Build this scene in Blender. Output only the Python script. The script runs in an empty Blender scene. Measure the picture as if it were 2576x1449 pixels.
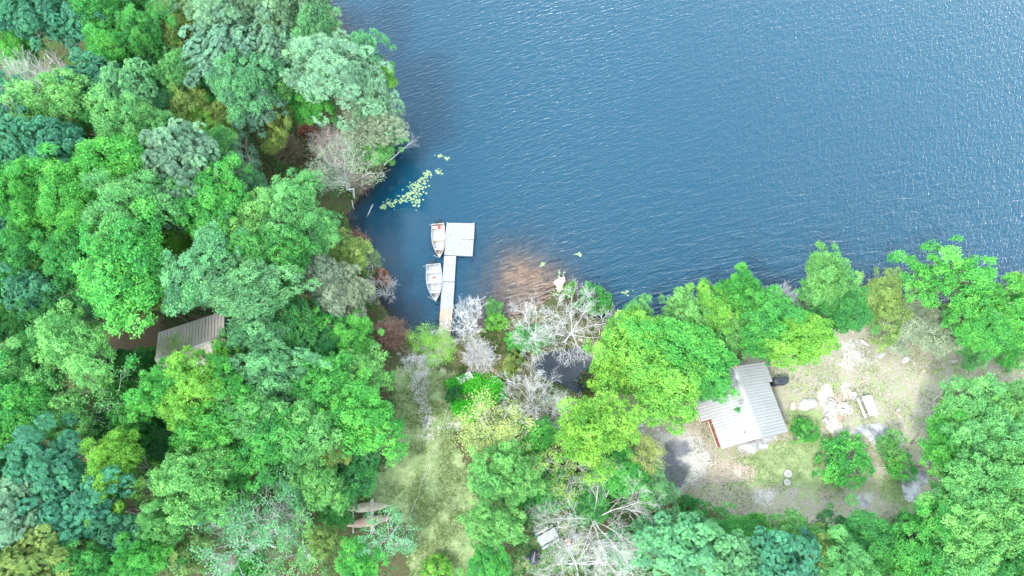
import bpy, math, random
import numpy as np
from mathutils import Vector, Matrix

# ------------------------------------------------------------------ camera, sky, sun, exposure
scene = bpy.context.scene
col = scene.collection
CAM_H, TILT, F = 75.0, math.radians(20.7), 1717.3          # drone height, tilt from straight down, focal length in picture units
cam_d = bpy.data.cameras.new('camera'); cam = bpy.data.objects.new('camera', cam_d); col.objects.link(cam)
cam.location = (0, 0, CAM_H); cam.rotation_euler = (TILT, 0, 0)
cam_d.sensor_width = 36; cam_d.lens = 24.0; cam_d.clip_end = 3000; cam_d.clip_start = 0.5
scene.camera = cam

SUN_EL, SUN_AZ = math.radians(52), math.radians(222)       # azimuth clockwise from +Y: sun stands to the lower left
world = bpy.data.worlds.new('World'); scene.world = world; world.use_nodes = True
wn, wl = world.node_tree.nodes, world.node_tree.links
wn.clear()
w_out = wn.new('ShaderNodeOutputWorld'); w_bg = wn.new('ShaderNodeBackground'); w_sky = wn.new('ShaderNodeTexSky')
w_sky.sky_type = 'NISHITA'; w_sky.sun_disc = False; w_sky.sun_elevation = SUN_EL; w_sky.sun_rotation = SUN_AZ
w_sky.air_density = 1.0; w_sky.dust_density = 1.6; w_sky.ozone_density = 1.0
w_bg.inputs['Strength'].default_value = 0.14
w_tc = wn.new('ShaderNodeTexCoord'); w_no = wn.new('ShaderNodeTexNoise'); w_no.inputs['Scale'].default_value = 3.2
w_no.inputs['Detail'].default_value = 5; w_no.inputs['Roughness'].default_value = 0.6
w_rp = wn.new('ShaderNodeValToRGB'); w_rp.color_ramp.elements[0].position = 0.44; w_rp.color_ramp.elements[1].position = 0.66
w_mx = wn.new('ShaderNodeMixRGB'); w_mx.inputs['Color2'].default_value = (12.0, 12.3, 12.8, 1)      # thin white clouds all over the sky
wl.new(w_tc.outputs['Generated'], w_no.inputs['Vector']); wl.new(w_no.outputs['Fac'], w_rp.inputs['Fac'])
wl.new(w_rp.outputs['Color'], w_mx.inputs['Fac']); wl.new(w_sky.outputs['Color'], w_mx.inputs['Color1'])
w_sp = wn.new('ShaderNodeSeparateXYZ'); w_hz = wn.new('ShaderNodeMapRange'); w_hz.inputs[1].default_value = .98; w_hz.inputs[2].default_value = .25; w_hz.inputs[3].default_value = 0; w_hz.inputs[4].default_value = .75
w_m2 = wn.new('ShaderNodeMixRGB'); w_m2.inputs['Color2'].default_value = (12.4, 15.2, 15.6, 1)        # bright summer haze that thickens to the horizon
wl.new(w_tc.outputs['Generated'], w_sp.inputs[0]); wl.new(w_sp.outputs[2], w_hz.inputs[0]); wl.new(w_hz.outputs[0], w_m2.inputs['Fac'])
wl.new(w_mx.outputs['Color'], w_m2.inputs['Color1']); wl.new(w_m2.outputs['Color'], w_bg.inputs['Color']); wl.new(w_bg.outputs['Background'], w_out.inputs['Surface'])

sun_d = bpy.data.lights.new('sun', 'SUN'); sun = bpy.data.objects.new('sun', sun_d); col.objects.link(sun)
sun_d.energy = 1.9; sun_d.angle = math.radians(8); sun_d.color = (1.0, 0.95, 0.87)
sdir = Vector((math.sin(SUN_AZ) * math.cos(SUN_EL), math.cos(SUN_AZ) * math.cos(SUN_EL), math.sin(SUN_EL)))
sun.rotation_euler = sdir.to_track_quat('Z', 'Y').to_euler(); sun.location = (0, 0, 60)

scene.view_settings.view_transform = 'Standard'; scene.view_settings.look = 'None'
scene.view_settings.exposure = 1.55; scene.view_settings.gamma = 1.0; scene.view_settings.use_curve_mapping = False
scene.cycles.max_bounces = 6; scene.cycles.diffuse_bounces = 3; scene.cycles.glossy_bounces = 2
scene.cycles.transmission_bounces = 3; scene.cycles.transparent_max_bounces = 6
scene.cycles.caustics_reflective = False; scene.cycles.caustics_refractive = False
scene.cycles.use_denoising = True

# ------------------------------------------------------------------ helpers
rng = np.random.default_rng(7)
random.seed(7)
CT, ST = math.cos(TILT), math.sin(TILT)

def W(u, v, z=0.0):
    """Surveyed point: survey-sheet units (2576 x 1449) at height z to metres."""
    du, dv = (u - 1288) / F, (v - 724.5) / F
    s = (CAM_H - z) / (CT + dv * ST)
    return Vector((du * s, (ST - dv * CT) * s, z))

def S(x, y, z=0.0):
    return W(x / 1.49068, y / 1.49068, z)

def metres(r, v, z):
    dv = (v - 724.5) / F
    return r * (CAM_H - z) / (CT + dv * ST) / F

def mat(name, color=(.5, .5, .5), rough=.7, spec=.3, metal=0.0, nscale=0, c2=None, bump=0.0, bscale=None, lo=.35, hi=.65):
    m = bpy.data.materials.new(name); m.use_nodes = True
    n, l = m.node_tree.nodes, m.node_tree.links
    b = n['Principled BSDF']
    b.inputs['Base Color'].default_value = (*color, 1); b.inputs['Roughness'].default_value = rough
    b.inputs['Metallic'].default_value = metal; b.inputs['Specular IOR Level'].default_value = spec
    if nscale:
        tc = n.new('ShaderNodeNewGeometry'); no = n.new('ShaderNodeTexNoise'); no.inputs['Scale'].default_value = nscale
        no.inputs['Detail'].default_value = 6; no.inputs['Roughness'].default_value = .65
        rp = n.new('ShaderNodeValToRGB'); rp.color_ramp.elements[0].position = lo; rp.color_ramp.elements[1].position = hi
        rp.color_ramp.elements[0].color = (*color, 1); rp.color_ramp.elements[1].color = (*(c2 or color), 1)
        l.new(tc.outputs['Position'], no.inputs['Vector']); l.new(no.outputs['Fac'], rp.inputs['Fac']); l.new(rp.outputs['Color'], b.inputs['Base Color'])
        if bump:
            no2 = n.new('ShaderNodeTexNoise'); no2.inputs['Scale'].default_value = bscale or nscale * 2; no2.inputs['Detail'].default_value = 5
            bp = n.new('ShaderNodeBump'); bp.inputs['Strength'].default_value = bump; bp.inputs['Distance'].default_value = .1
            l.new(tc.outputs['Position'], no2.inputs['Vector']); l.new(no2.outputs['Fac'], bp.inputs['Height']); l.new(bp.outputs['Normal'], b.inputs['Normal'])
    return m

def tag(o, label=None, cat=None, group=None, kind=None):
    if label: o['label'] = label
    if cat: o['category'] = cat
    if group: o['group'] = group
    if kind: o['kind'] = kind
    return o

def empty(name, loc, rz=0.0, label=None, cat=None, group=None):
    o = bpy.data.objects.new(name, None); col.objects.link(o); o.location = loc; o.rotation_euler = (0, 0, rz)
    o.empty_display_size = .2
    return tag(o, label, cat, group)

def link(name, mesh, parent=None, loc=(0, 0, 0), rot=(0, 0, 0), scale=(1, 1, 1)):
    o = bpy.data.objects.new(name, mesh); col.objects.link(o); o.parent = parent
    o.location = loc; o.rotation_euler = rot; o.scale = scale
    return o

def fast_mesh(name, V, Fq, material, smooth=False, attr=None):
    V = np.asarray(V, np.float32).reshape(-1, 3); Fq = np.asarray(Fq, np.int32)
    k = Fq.shape[1]; nf = len(Fq)
    me = bpy.data.meshes.new(name)
    me.vertices.add(len(V)); me.vertices.foreach_set('co', V.ravel())
    me.loops.add(nf * k); me.loops.foreach_set('vertex_index', Fq.ravel())
    me.polygons.add(nf); me.polygons.foreach_set('loop_start', np.arange(nf, dtype=np.int32) * k)
    me.polygons.foreach_set('loop_total', np.full(nf, k, np.int32))
    if smooth: me.polygons.foreach_set('use_smooth', np.ones(nf, bool))
    if attr is not None:
        for an, av in attr.items():
            av = np.asarray(av, np.float32)
            if av.ndim == 1:
                me.attributes.new(an, 'FLOAT', 'POINT').data.foreach_set('value', av)
            else:
                me.attributes.new(an, 'FLOAT_COLOR', 'POINT').data.foreach_set('color', av.ravel())
    me.materials.append(material); me.update(); me.validate()
    return me

class MB:
    """Collects boxes, tubes and lofts and builds ONE mesh."""
    def __init__(self): self.v, self.f = [], []
    def add(self, vs, fs):
        n = len(self.v); self.v += [tuple(p) for p in vs]; self.f += [tuple(i + n for i in q) for q in fs]; return self
    def box(self, c, s, rz=0.0, rx=0.0, ry=0.0, taper=1.0):
        M = Matrix.Translation(c) @ Matrix.Rotation(rz, 4, 'Z') @ Matrix.Rotation(ry, 4, 'Y') @ Matrix.Rotation(rx, 4, 'X')
        x, y, z = s[0] / 2, s[1] / 2, s[2] / 2; t = taper
        p = [(-x, -y, -z), (x, -y, -z), (x, y, -z), (-x, y, -z), (-x * t, -y * t, z), (x * t, -y * t, z), (x * t, y * t, z), (-x * t, y * t, z)]
        return self.add([M @ Vector(q) for q in p], [(0, 3, 2, 1), (4, 5, 6, 7), (0, 1, 5, 4), (1, 2, 6, 5), (2, 3, 7, 6), (3, 0, 4, 7)])
    def tube(self, pts, rad, n=6, cap=True):
        pts = [Vector(p) for p in pts]; m = len(pts)
        rad = rad if hasattr(rad, '__len__') else [rad] * m
        vs, fs = [], []
        for i, p in enumerate(pts):
            d = (pts[min(i + 1, m - 1)] - pts[max(i - 1, 0)])
            d = d.normalized() if d.length > 1e-9 else Vector((0, 0, 1))
            a = d.cross(Vector((0, 0, 1)) if abs(d.z) < .9 else Vector((1, 0, 0))).normalized(); b = d.cross(a)
            for k in range(n):
                t = 2 * math.pi * k / n; vs.append(p + (a * math.cos(t) + b * math.sin(t)) * rad[i])
        for i in range(m - 1):
            for k in range(n):
                k2 = (k + 1) % n; fs.append((i * n + k, i * n + k2, (i + 1) * n + k2, (i + 1) * n + k))
        if cap: fs += [tuple(range(n))[::-1], tuple((m - 1) * n + k for k in range(n))]
        return self.add(vs, fs)
    def loft(self, rings, closed=False, cap=False):
        n = len(rings[0]); vs = [p for r in rings for p in r]; fs = []
        for i in range(len(rings) - 1):
            for k in range(n if closed else n - 1):
                k2 = (k + 1) % n; fs.append((i * n + k, i * n + k2, (i + 1) * n + k2, (i + 1) * n + k))
        if cap: fs += [tuple(range(n))[::-1], tuple((len(rings) - 1) * n + k for k in range(n))]
        return self.add(vs, fs)
    def mesh(self, name, material, smooth=False, bevel=0):
        me = bpy.data.meshes.new(name); me.from_pydata(self.v, [], self.f); me.materials.append(material)
        if smooth: me.polygons.foreach_set('use_smooth', [True] * len(me.polygons))
        me.update(); return me
    def build(self, name, material, parent=None, smooth=False):
        return link(name, self.mesh(name, material, smooth), parent)

def seg_dist(P, A, B):
    d = B - A; L = (d * d).sum(); t = np.clip(((P - A) @ d) / max(L, 1e-9), 0, 1)
    return np.linalg.norm(P - (A + t[:, None] * d), axis=1)

def sdf(P, poly):
    """Signed distance to a polygon, negative inside."""
    poly = np.asarray(poly, float); D = np.full(len(P), 1e9); ins = np.zeros(len(P), bool)
    for i in range(len(poly)):
        A, B = poly[i], poly[(i + 1) % len(poly)]
        D = np.minimum(D, seg_dist(P, A, B))
        c = ((A[1] > P[:, 1]) != (B[1] > P[:, 1]))
        with np.errstate(divide='ignore', invalid='ignore'):
            xi = (B[0] - A[0]) * (P[:, 1] - A[1]) / (B[1] - A[1] + 1e-12) + A[0]
        ins ^= c & (P[:, 0] < xi)
    return np.where(ins, -D, D)

def sheet(pts, z=0.0): return [tuple(W(u, v, z)[:2]) for u, v in pts]
def sstep(x): x = np.clip(x, 0, 1); return x * x * (3 - 2 * x)

_perm = np.random.default_rng(3).random((64, 64))
def vnoise(x, y, s):
    x = np.asarray(x) / s; y = np.asarray(y) / s
    xi = np.floor(x).astype(int); yi = np.floor(y).astype(int); fx = sstep(x - xi); fy = sstep(y - yi)
    g = lambda a, b: _perm[a % 64, b % 64]
    return (g(xi, yi) * (1 - fx) + g(xi + 1, yi) * fx) * (1 - fy) + (g(xi, yi + 1) * (1 - fx) + g(xi + 1, yi + 1) * fx) * fy

# ------------------------------------------------------------------ terrain
shore = sheet([(560, -260), (700, -120), (815, 0), (880, 120), (925, 220), (965, 320), (985, 390), (962, 432), (908, 490), (872, 538), (882, 575),
               (905, 625), (928, 690), (950, 750), (980, 795), (1012, 830), (1045, 868), (1090, 872), (1130, 868), (1165, 850), (1200, 830), (1240, 822),
               (1275, 806), (1310, 798), (1360, 770), (1400, 742), (1440, 748), (1480, 790), (1560, 830), (1660, 836), (1770, 800), (1860, 776),
               (1930, 764), (2020, 762), (2060, 745), (2140, 742), (2240, 745), (2330, 760), (2450, 768), (2576, 775), (2800, 780), (3200, 800)])
LAKE = np.array(shore + [(400., 60.), (400., 500.), (-200., 500.), (-90., 140.)])
POOL = np.array(sheet([(1340, 905), (1370, 885), (1420, 880), (1470, 868), (1490, 900), (1478, 940), (1490, 980), (1450, 990), (1420, 975), (1385, 960), (1350, 940)]))
BAR = np.array(sheet([(1250, 575), (1340, 580), (1440, 640), (1460, 720), (1390, 780), (1270, 805), (1180, 800), (1180, 700), (1210, 610)]))
HILL = np.array(W(2130, 1040)[:2])

def ground_arr(P):
    P = np.asarray(P, float)
    d = np.minimum(sdf(P, LAKE), sdf(P, POOL) )
    hill = 1.6 * np.exp(-((P - HILL) ** 2).sum(1) / (2 * 17 ** 2))
    west = 1.5 * sstep((-P[:, 0] - 12) / 45)
    land = .10 + .45 * (1 - np.exp(-np.maximum(d, 0) / 5)) + (hill + west) * sstep(d / 9) + (vnoise(P[:, 0], P[:, 1], 4) - .5) * .25 * sstep(d / 3)
    dep = np.maximum(-d, 0)
    bar = sstep((5.5 - sdf(P, BAR)) / 12)
    wet = -(.05 + np.minimum(.5 * dep, 2.2 + .03 * dep)) * (1 - .94 * bar)
    pool = sdf(P, POOL) < 0
    wet = np.where(pool, np.maximum(wet, -.35), wet)
    return np.where(d > 0, land, wet)

def gz(x, y): return float(ground_arr(np.array([[x, y]]))[0])

def ground_at(u, v, z=None):
    p = W(u, v, 0)
    for _ in range(3): p = W(u, v, gz(p.x, p.y))
    return p
def G(x, y): return ground_at(x / 1.49068, y / 1.49068)

gx = np.concatenate([np.array([-900, -500, -300, -200, -140, -110, -90]), np.arange(-78, 78.1, .42), np.array([90, 110, 140, 200, 300, 500, 900])])
gy = np.concatenate([np.array([-900, -500, -250, -120, -70, -40, -25]), np.arange(-17, 82, .42), np.array([90, 105, 130, 180, 300, 500, 900])])
XX, YY = np.meshgrid(gx, gy); PT = np.stack([XX.ravel(), YY.ravel()], 1)
GZ = ground_arr(PT)
nx_, ny_ = len(gx), len(gy)
ii, jj = np.meshgrid(np.arange(nx_ - 1), np.arange(ny_ - 1)); a0 = (jj * nx_ + ii).ravel()
GQ = np.stack([a0, a0 + 1, a0 + 1 + nx_, a0 + nx_], 1)

def zone(pts, soft=1.0, z=.4):
    return sstep(.5 - sdf(PT, sheet(pts, z)) / (2 * soft))

LAWN = [(985, 925), (1060, 905), (1150, 935), (1165, 1010), (1150, 1090), (1190, 1200), (1215, 1300), (1190, 1500), (1020, 1500), (1030, 1340), (960, 1290), (900, 1250), (940, 1190), (985, 1130), (985, 1030)]
CLEAR = [(1570, 1040), (1660, 1030), (1780, 1010), (1860, 900), (1990, 860), (2080, 830), (2230, 790), (2330, 830), (2420, 880), (2620, 915), (2620, 975), (2420, 975), (2340, 1010), (2330, 1120), (2350, 1260), (2300, 1310), (2100, 1320), (1950, 1320), (1820, 1290), (1700, 1275), (1640, 1240), (1600, 1150)]
z_grass = np.maximum.reduce([zone(LAWN, 1.2) * .8, .45 * zone(CLEAR, 1.5), zone([(1500, 960), (1600, 980), (1640, 1060), (1560, 1110), (1480, 1080)], 2),
                             zone([(2010, 1080), (2100, 1090), (2120, 1240), (1900, 1240), (1790, 1230), (1850, 1140)], 1.5) * .8,
                             zone([(1960, 1030), (2050, 1040), (2060, 1080), (1970, 1110)], .8), zone([(2200, 1190), (2270, 1200), (2280, 1290), (2190, 1250)], 1), zone([(1330, 1290), (1480, 1330), (1480, 1449), (1290, 1449)], 2) * .8])
z_tan = np.maximum.reduce([zone(CLEAR, 1.5), zone([(1105, 1000), (1150, 1000), (1170, 1080), (1110, 1075)], 1) * .7, .35 * zone(LAWN, 2), .6 * zone([(1080, 1110), (1150, 1110), (1170, 1260), (1130, 1300), (1090, 1200)], 1.2),
                           zone([(1500, 1020), (1660, 1030), (1650, 1090), (1540, 1090)], 1.5) * .5])
z_gravel = np.maximum.reduce([zone([(1030, 930), (1075, 925), (1085, 990), (1092, 1060), (1085, 1105), (1064, 1100), (1055, 1040), (1030, 985)], 1.6), .8 * zone([(1000, 880), (1110, 872), (1115, 930), (1010, 940)], 1.5),
                              zone([(1100, 1070), (1165, 1062), (1165, 1080), (1105, 1080)], .6), zone([(1640, 1080), (1760, 1085), (1800, 1160), (1760, 1230), (1690, 1260), (1640, 1220)], 1.5) * .8,
                              zone([(1500, 1370), (1580, 1370), (1560, 1460), (1480, 1449)], 1.5)])
z_rock = np.maximum.reduce([zone([(2080, 850), (2150, 845), (2210, 880), (2200, 930), (2120, 960), (2085, 930)], 1.5) * .8, .5 * zone([(2200, 900), (2300, 900), (2330, 1000), (2250, 1020), (2180, 960)], 2.5),
                            zone([(1840, 1110), (1940, 1085), (1950, 1110), (1850, 1150)], .8), zone([(1840, 1150), (1870, 1140), (1870, 1230), (1850, 1240)], .8) * .6, zone([(1870, 1230), (1960, 1220), (1930, 1290), (1880, 1270)], 1.2) * .9,
                            zone([(2250, 1190), (2300, 1180), (2310, 1280), (2270, 1270)], 1.0), zone([(2140, 1240), (2180, 1240), (2180, 1275), (2150, 1275)], .8)])
z_ash_shade = np.maximum.reduce([zone([(1645, 1190), (1665, 1120), (1690, 1105), (1725, 1115), (1740, 1140), (1700, 1160), (1735, 1175), (1720, 1215), (1690, 1250), (1660, 1235)], .9), .3 * zone([(2060, 1270), (2100, 1230), (2250, 1225), (2320, 1300), (2100, 1330)], 2)])  # second, fainter polygon: shadow of the lower tree row painted into the ground
z_wet = np.maximum.reduce([zone([(1140, 830), (1250, 815), (1320, 795), (1500, 790), (1560, 960), (1500, 1030), (1300, 1060), (1150, 960)], 2)])
z_litter = np.maximum.reduce([zone([(260, 820), (420, 800), (420, 940), (330, 930)], 1.5), zone([(470, 800), (560, 800), (560, 830)], 1)])
z_sand = zone([(1740, 1165), (1800, 1160), (1890, 1180), (1880, 1215), (1760, 1215)], 1.2)
zones = {'bar': np.maximum(sstep((5.5 - sdf(PT, BAR)) / 12), .45 * (sdf(PT, POOL) < .5)), 'za': np.stack([z_grass, z_tan, z_gravel, z_rock], 1), 'zb': np.stack([z_ash_shade, z_wet, z_litter, z_sand], 1)}

def ground_material():
    m = bpy.data.materials.new('ground'); m.use_nodes = True
    n, l = m.node_tree.nodes, m.node_tree.links; b = n['Principled BSDF']; b.inputs['Roughness'].default_value = .95; b.inputs['Specular IOR Level'].default_value = .1
    geo = n.new('ShaderNodeNewGeometry')
    def noise(sc, det=6, ro=.65):
        t = n.new('ShaderNodeTexNoise'); t.inputs['Scale'].default_value = sc; t.inputs['Detail'].default_value = det; t.inputs['Roughness'].default_value = ro
        l.new(geo.outputs['Position'], t.inputs['Vector']); return t.outputs['Fac']
    def math_(op, a, c):
        t = n.new('ShaderNodeMath'); t.operation = op
        for i, q in enumerate((a, c)):
            if isinstance(q, (int, float)): t.inputs[i].default_value = q
            else: l.new(q, t.inputs[i])
        return t.outputs[0]
    def ramp(f, p0, p1, c0=(0, 0, 0), c1=(1, 1, 1)):
        t = n.new('ShaderNodeValToRGB'); e = t.color_ramp.elements; e[0].position = p0; e[1].position = p1; e[0].color = (*c0, 1); e[1].color = (*c1, 1)
        l.new(f, t.inputs['Fac']); return t.outputs['Color']
    def mix(f, a, c):
        t = n.new('ShaderNodeMixRGB'); l.new(f, t.inputs['Fac'])
        for k, q in (('Color1', a), ('Color2', c)):
            if isinstance(q, tuple): t.inputs[k].default_value = (*q, 1)
            else: l.new(q, t.inputs[k])
        return t.outputs['Color']
    nb, nm, nf = noise(.35), noise(1.3), noise(5.5, 8, .7)
    nmix = math_('ADD', math_('MULTIPLY', nm, .6), math_('MULTIPLY', nf, .4))
    def masks(name):
        at = n.new('ShaderNodeAttribute'); at.attribute_name = name; s = n.new('ShaderNodeSeparateColor'); l.new(at.outputs['Color'], s.inputs[0])
        return s.outputs[0], s.outputs[1], s.outputs[2], at.outputs['Alpha']
    g, t, gr, rk = masks('za'); ash, wet, lit, sand = masks('zb')
    def edge(mask, k=1.6, lo=.42, hi=.58, src=None):
        return ramp(math_('ADD', mask, math_('MULTIPLY', math_('SUBTRACT', src or nmix, .5), k)), lo, hi)
    c = ramp(nf, .3, .75, (.035, .045, .02), (.12, .10, .06))                       # forest floor
    c = mix(ramp(nm, .5, .62), c, (.05, .11, .03))
    c = mix(edge(lit), c, ramp(nf, .3, .7, (.10, .075, .05), (.20, .15, .10)))
    c = mix(edge(wet), c, ramp(nf, .3, .7, (.06, .065, .025), (.17, .15, .08)))
    c = mix(edge(t, 2.0, .35, .65), c, ramp(nf, .3, .72, (.20, .185, .14), (.38, .35, .295)))
    c = mix(edge(g, 2.2, .45, .62), c, ramp(nmix, .36, .62, (.10, .165, .065), (.265, .315, .16)))
    c = mix(edge(sand), c, ramp(nf, .3, .7, (.25, .205, .16), (.38, .335, .28)))
    c = mix(edge(gr, 2.6, .45, .75), c, ramp(nf, .3, .7, (.26, .255, .24), (.43, .42, .405)))
    c = mix(edge(ash, 2.2, .4, .72), c, ramp(nf, .3, .7, (.085, .09, .115), (.19, .195, .22)))  # blue-grey ash patch, plus the painted tree-row shadow
    c = mix(edge(rk, 2.6, .58, .85), c, ramp(nf, .3, .68, (.26, .25, .235), (.44, .425, .40)))
    # below the water line: sandy shallows that turn to dark silt
    sp = n.new('ShaderNodeSeparateXYZ'); l.new(geo.outputs['Position'], sp.inputs[0])
    bed = ramp(nb, .35, .65, (.36, .20, .11), (.72, .43, .25))
    ba = n.new('ShaderNodeAttribute'); ba.attribute_name = 'bar'; bed = mix(ba.outputs['Fac'], ramp(nb, .35, .65, (.03, .028, .024), (.08, .062, .045)), bed)
    under = ramp(math_('MULTIPLY', sp.outputs[2], -12.0), .1, .9)
    c = mix(under, c, bed)
    l.new(c, b.inputs['Base Color'])
    bp = n.new('ShaderNodeBump'); bp.inputs['Strength'].default_value = .5; bp.inputs['Distance'].default_value = .12
    l.new(nf, bp.inputs['Height']); l.new(bp.outputs['Normal'], b.inputs['Normal'])
    return m
GM = ground_material()
g_ob = link('ground', fast_mesh('ground', np.stack([PT[:, 0], PT[:, 1], GZ], 1), GQ, GM, True, zones)); tag(g_ob, kind='structure')

# ------------------------------------------------------------------ water
def water_material():
    m = bpy.data.materials.new('lake_water'); m.use_nodes = True
    n, l = m.node_tree.nodes, m.node_tree.links; n.clear()
    out = n.new('ShaderNodeOutputMaterial'); geo = n.new('ShaderNodeNewGeometry')
    def ripple(angle, sx, sy, sc, det, warp):
        mr = n.new('ShaderNodeMapping'); mr.inputs['Rotation'].default_value = (0, 0, math.radians(-angle)); l.new(geo.outputs['Position'], mr.inputs['Vector'])
        mp = n.new('ShaderNodeMapping'); mp.inputs['Scale'].default_value = (sx, sy, 1); l.new(mr.outputs['Vector'], mp.inputs['Vector'])
        t = n.new('ShaderNodeTexNoise'); t.inputs['Scale'].default_value = sc; t.inputs['Detail'].default_value = det; t.inputs['Roughness'].default_value = .5; t.inputs['Distortion'].default_value = warp
        l.new(mp.outputs['Vector'], t.inputs['Vector']); return t.outputs['Fac']
    def math_(op, a, c):
        t = n.new('ShaderNodeMath'); t.operation = op
        for i, q in enumerate((a, c)):
            if isinstance(q, (int, float)): t.inputs[i].default_value = q
            else: l.new(q, t.inputs[i])
        return t.outputs[0]
    r1 = ripple(22, .42, 1.5, 1.9, 2, .6); r2 = ripple(62, .5, 1.4, 2.3, 2, .6); r3 = ripple(38, .7, 1.2, 5.5, 2, .3)
    sx_ = n.new('ShaderNodeSeparateXYZ'); l.new(geo.outputs['Position'], sx_.inputs[0])
    far = n.new('ShaderNodeMapRange'); far.inputs[1].default_value = 6; far.inputs[2].default_value = 34; l.new(sx_.outputs[0], far.inputs[0])
    rm = n.new('ShaderNodeMix'); l.new(far.outputs[0], rm.inputs[0]); l.new(r1, rm.inputs[2]); l.new(math_('MULTIPLY', r2, .75), rm.inputs[3])
    big = ripple(14, .28, 1.2, 1.15, 2, .8)                              # longer swell that runs onto the shallows
    near = n.new('ShaderNodeMapRange'); near.inputs[1].default_value = 48; near.inputs[2].default_value = 24; near.inputs[3].default_value = .10; near.inputs[4].default_value = .50; l.new(sx_.outputs[1], near.inputs[0])
    h = math_('ADD', math_('ADD', math_('MULTIPLY', rm.outputs[0], .26), math_('MULTIPLY', r3, .125)), math_('MULTIPLY', big, near.outputs[0]))
    at = n.new('ShaderNodeAttribute'); at.attribute_name = 'chop'
    h = math_('MULTIPLY', h, at.outputs['Fac'])
    bp = n.new('ShaderNodeBump'); bp.inputs['Strength'].default_value = 1.0; bp.inputs['Distance'].default_value = 1.0
    l.new(h, bp.inputs['Height'])
    dp = n.new('ShaderNodeAttribute'); dp.attribute_name = 'turbid'
    body = n.new('ShaderNodeBsdfDiffuse'); body.inputs['Color'].default_value = (.004, .046, .088, 1); l.new(bp.outputs['Normal'], body.inputs['Normal'])
    clear = n.new('ShaderNodeBsdfTransparent'); clear.inputs['Color'].default_value = (.90, .92, .92, 1)
    m1 = n.new('ShaderNodeMixShader'); l.new(dp.outputs['Fac'], m1.inputs['Fac']); l.new(clear.outputs[0], m1.inputs[1]); l.new(body.outputs[0], m1.inputs[2])
    gl = n.new('ShaderNodeBsdfGlossy'); gl.inputs['Roughness'].default_value = .09; l.new(bp.outputs['Normal'], gl.inputs['Normal'])
    fr = n.new('ShaderNodeFresnel'); fr.inputs['IOR'].default_value = 1.42; l.new(bp.outputs['Normal'], fr.inputs['Normal'])
    m2 = n.new('ShaderNodeMixShader'); l.new(fr.outputs[0], m2.inputs['Fac']); l.new(m1.outputs[0], m2.inputs[1]); l.new(gl.outputs[0], m2.inputs[2])
    l.new(m2.outputs[0], out.inputs['Surface'])
    return m
dl = np.maximum(-sdf(PT, LAKE), 0)
turbid = np.clip(1 - np.exp(GZ * 1.0), 0, .97)
turbid = np.where(GZ > 0, 0, turbid); turbid = np.where(sdf(PT, POOL) < .3, .5, turbid)
lee = np.array(W(960, 560)[:2]); shelter = np.exp(-((PT - lee) ** 2).sum(1) / (2 * 8.5 ** 2)); lee2 = np.array(W(900, 100)[:2]); shelter2 = np.exp(-((PT - lee2) ** 2).sum(1) / (2 * 18 ** 2))
chop = np.clip(1 - .93 * shelter - .55 * shelter2, .05, 1) * np.where(sdf(PT, POOL) < .5, .08, 1)
w_ob = link('lake_water', fast_mesh('lake_water', np.stack([PT[:, 0], PT[:, 1], np.zeros(len(PT))], 1), GQ, water_material(), True, {'turbid': turbid, 'chop': chop})); tag(w_ob, kind='structure')

# ------------------------------------------------------------------ foliage
def leaf_material():
    m = bpy.data.materials.new('leaf'); m.use_nodes = True
    n, l = m.node_tree.nodes, m.node_tree.links; n.clear()
    out = n.new('ShaderNodeOutputMaterial'); oi = n.new('ShaderNodeObjectInfo'); at = n.new('ShaderNodeAttribute'); at.attribute_name = 'tone'
    hs = n.new('ShaderNodeHueSaturation'); l.new(oi.outputs['Color'], hs.inputs['Color'])
    mr = n.new('ShaderNodeMapRange'); mr.inputs[3].default_value = .6; mr.inputs[4].default_value = 1.45; l.new(at.outputs['Fac'], mr.inputs[0]); l.new(mr.outputs[0], hs.inputs['Value'])
    mh = n.new('ShaderNodeMapRange'); mh.inputs[3].default_value = .525; mh.inputs[4].default_value = .475; l.new(at.outputs['Fac'], mh.inputs[0]); l.new(mh.outputs[0], hs.inputs['Hue'])
    b = n.new('ShaderNodeBsdfPrincipled'); b.inputs['Roughness'].default_value = .5; b.inputs['Specular IOR Level'].default_value = .16
    l.new(hs.outputs['Color'], b.inputs['Base Color'])
    t = n.new('ShaderNodeBsdfTranslucent'); l.new(hs.outputs['Color'], t.inputs['Color'])
    mx = n.new('ShaderNodeMixShader'); mx.inputs['Fac'].default_value = .48
    l.new(b.outputs[0], mx.inputs[1]); l.new(t.outputs[0], mx.inputs[2]); l.new(mx.outputs[0], out.inputs['Surface'])
    return m
LEAF = leaf_material()
BARK = mat('bark', (.13, .11, .095), .9, .1, nscale=3, c2=(.30, .28, .25))
GREYWOOD = mat('weathered_wood', (.36, .35, .345), .9, .1, nscale=2.5, c2=(.54, .53, .52))
BROWNTWIG = mat('brown_twig', (.30, .20, .17), .9, .1, nscale=2, c2=(.52, .42, .38))
PALETWIG = mat('pale_twig', (.47, .46, .46), .9, .1, nscale=2, c2=(.64, .63, .63))

def unit(a): return a / np.maximum(np.linalg.norm(a, axis=-1, keepdims=True), 1e-9)

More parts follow.
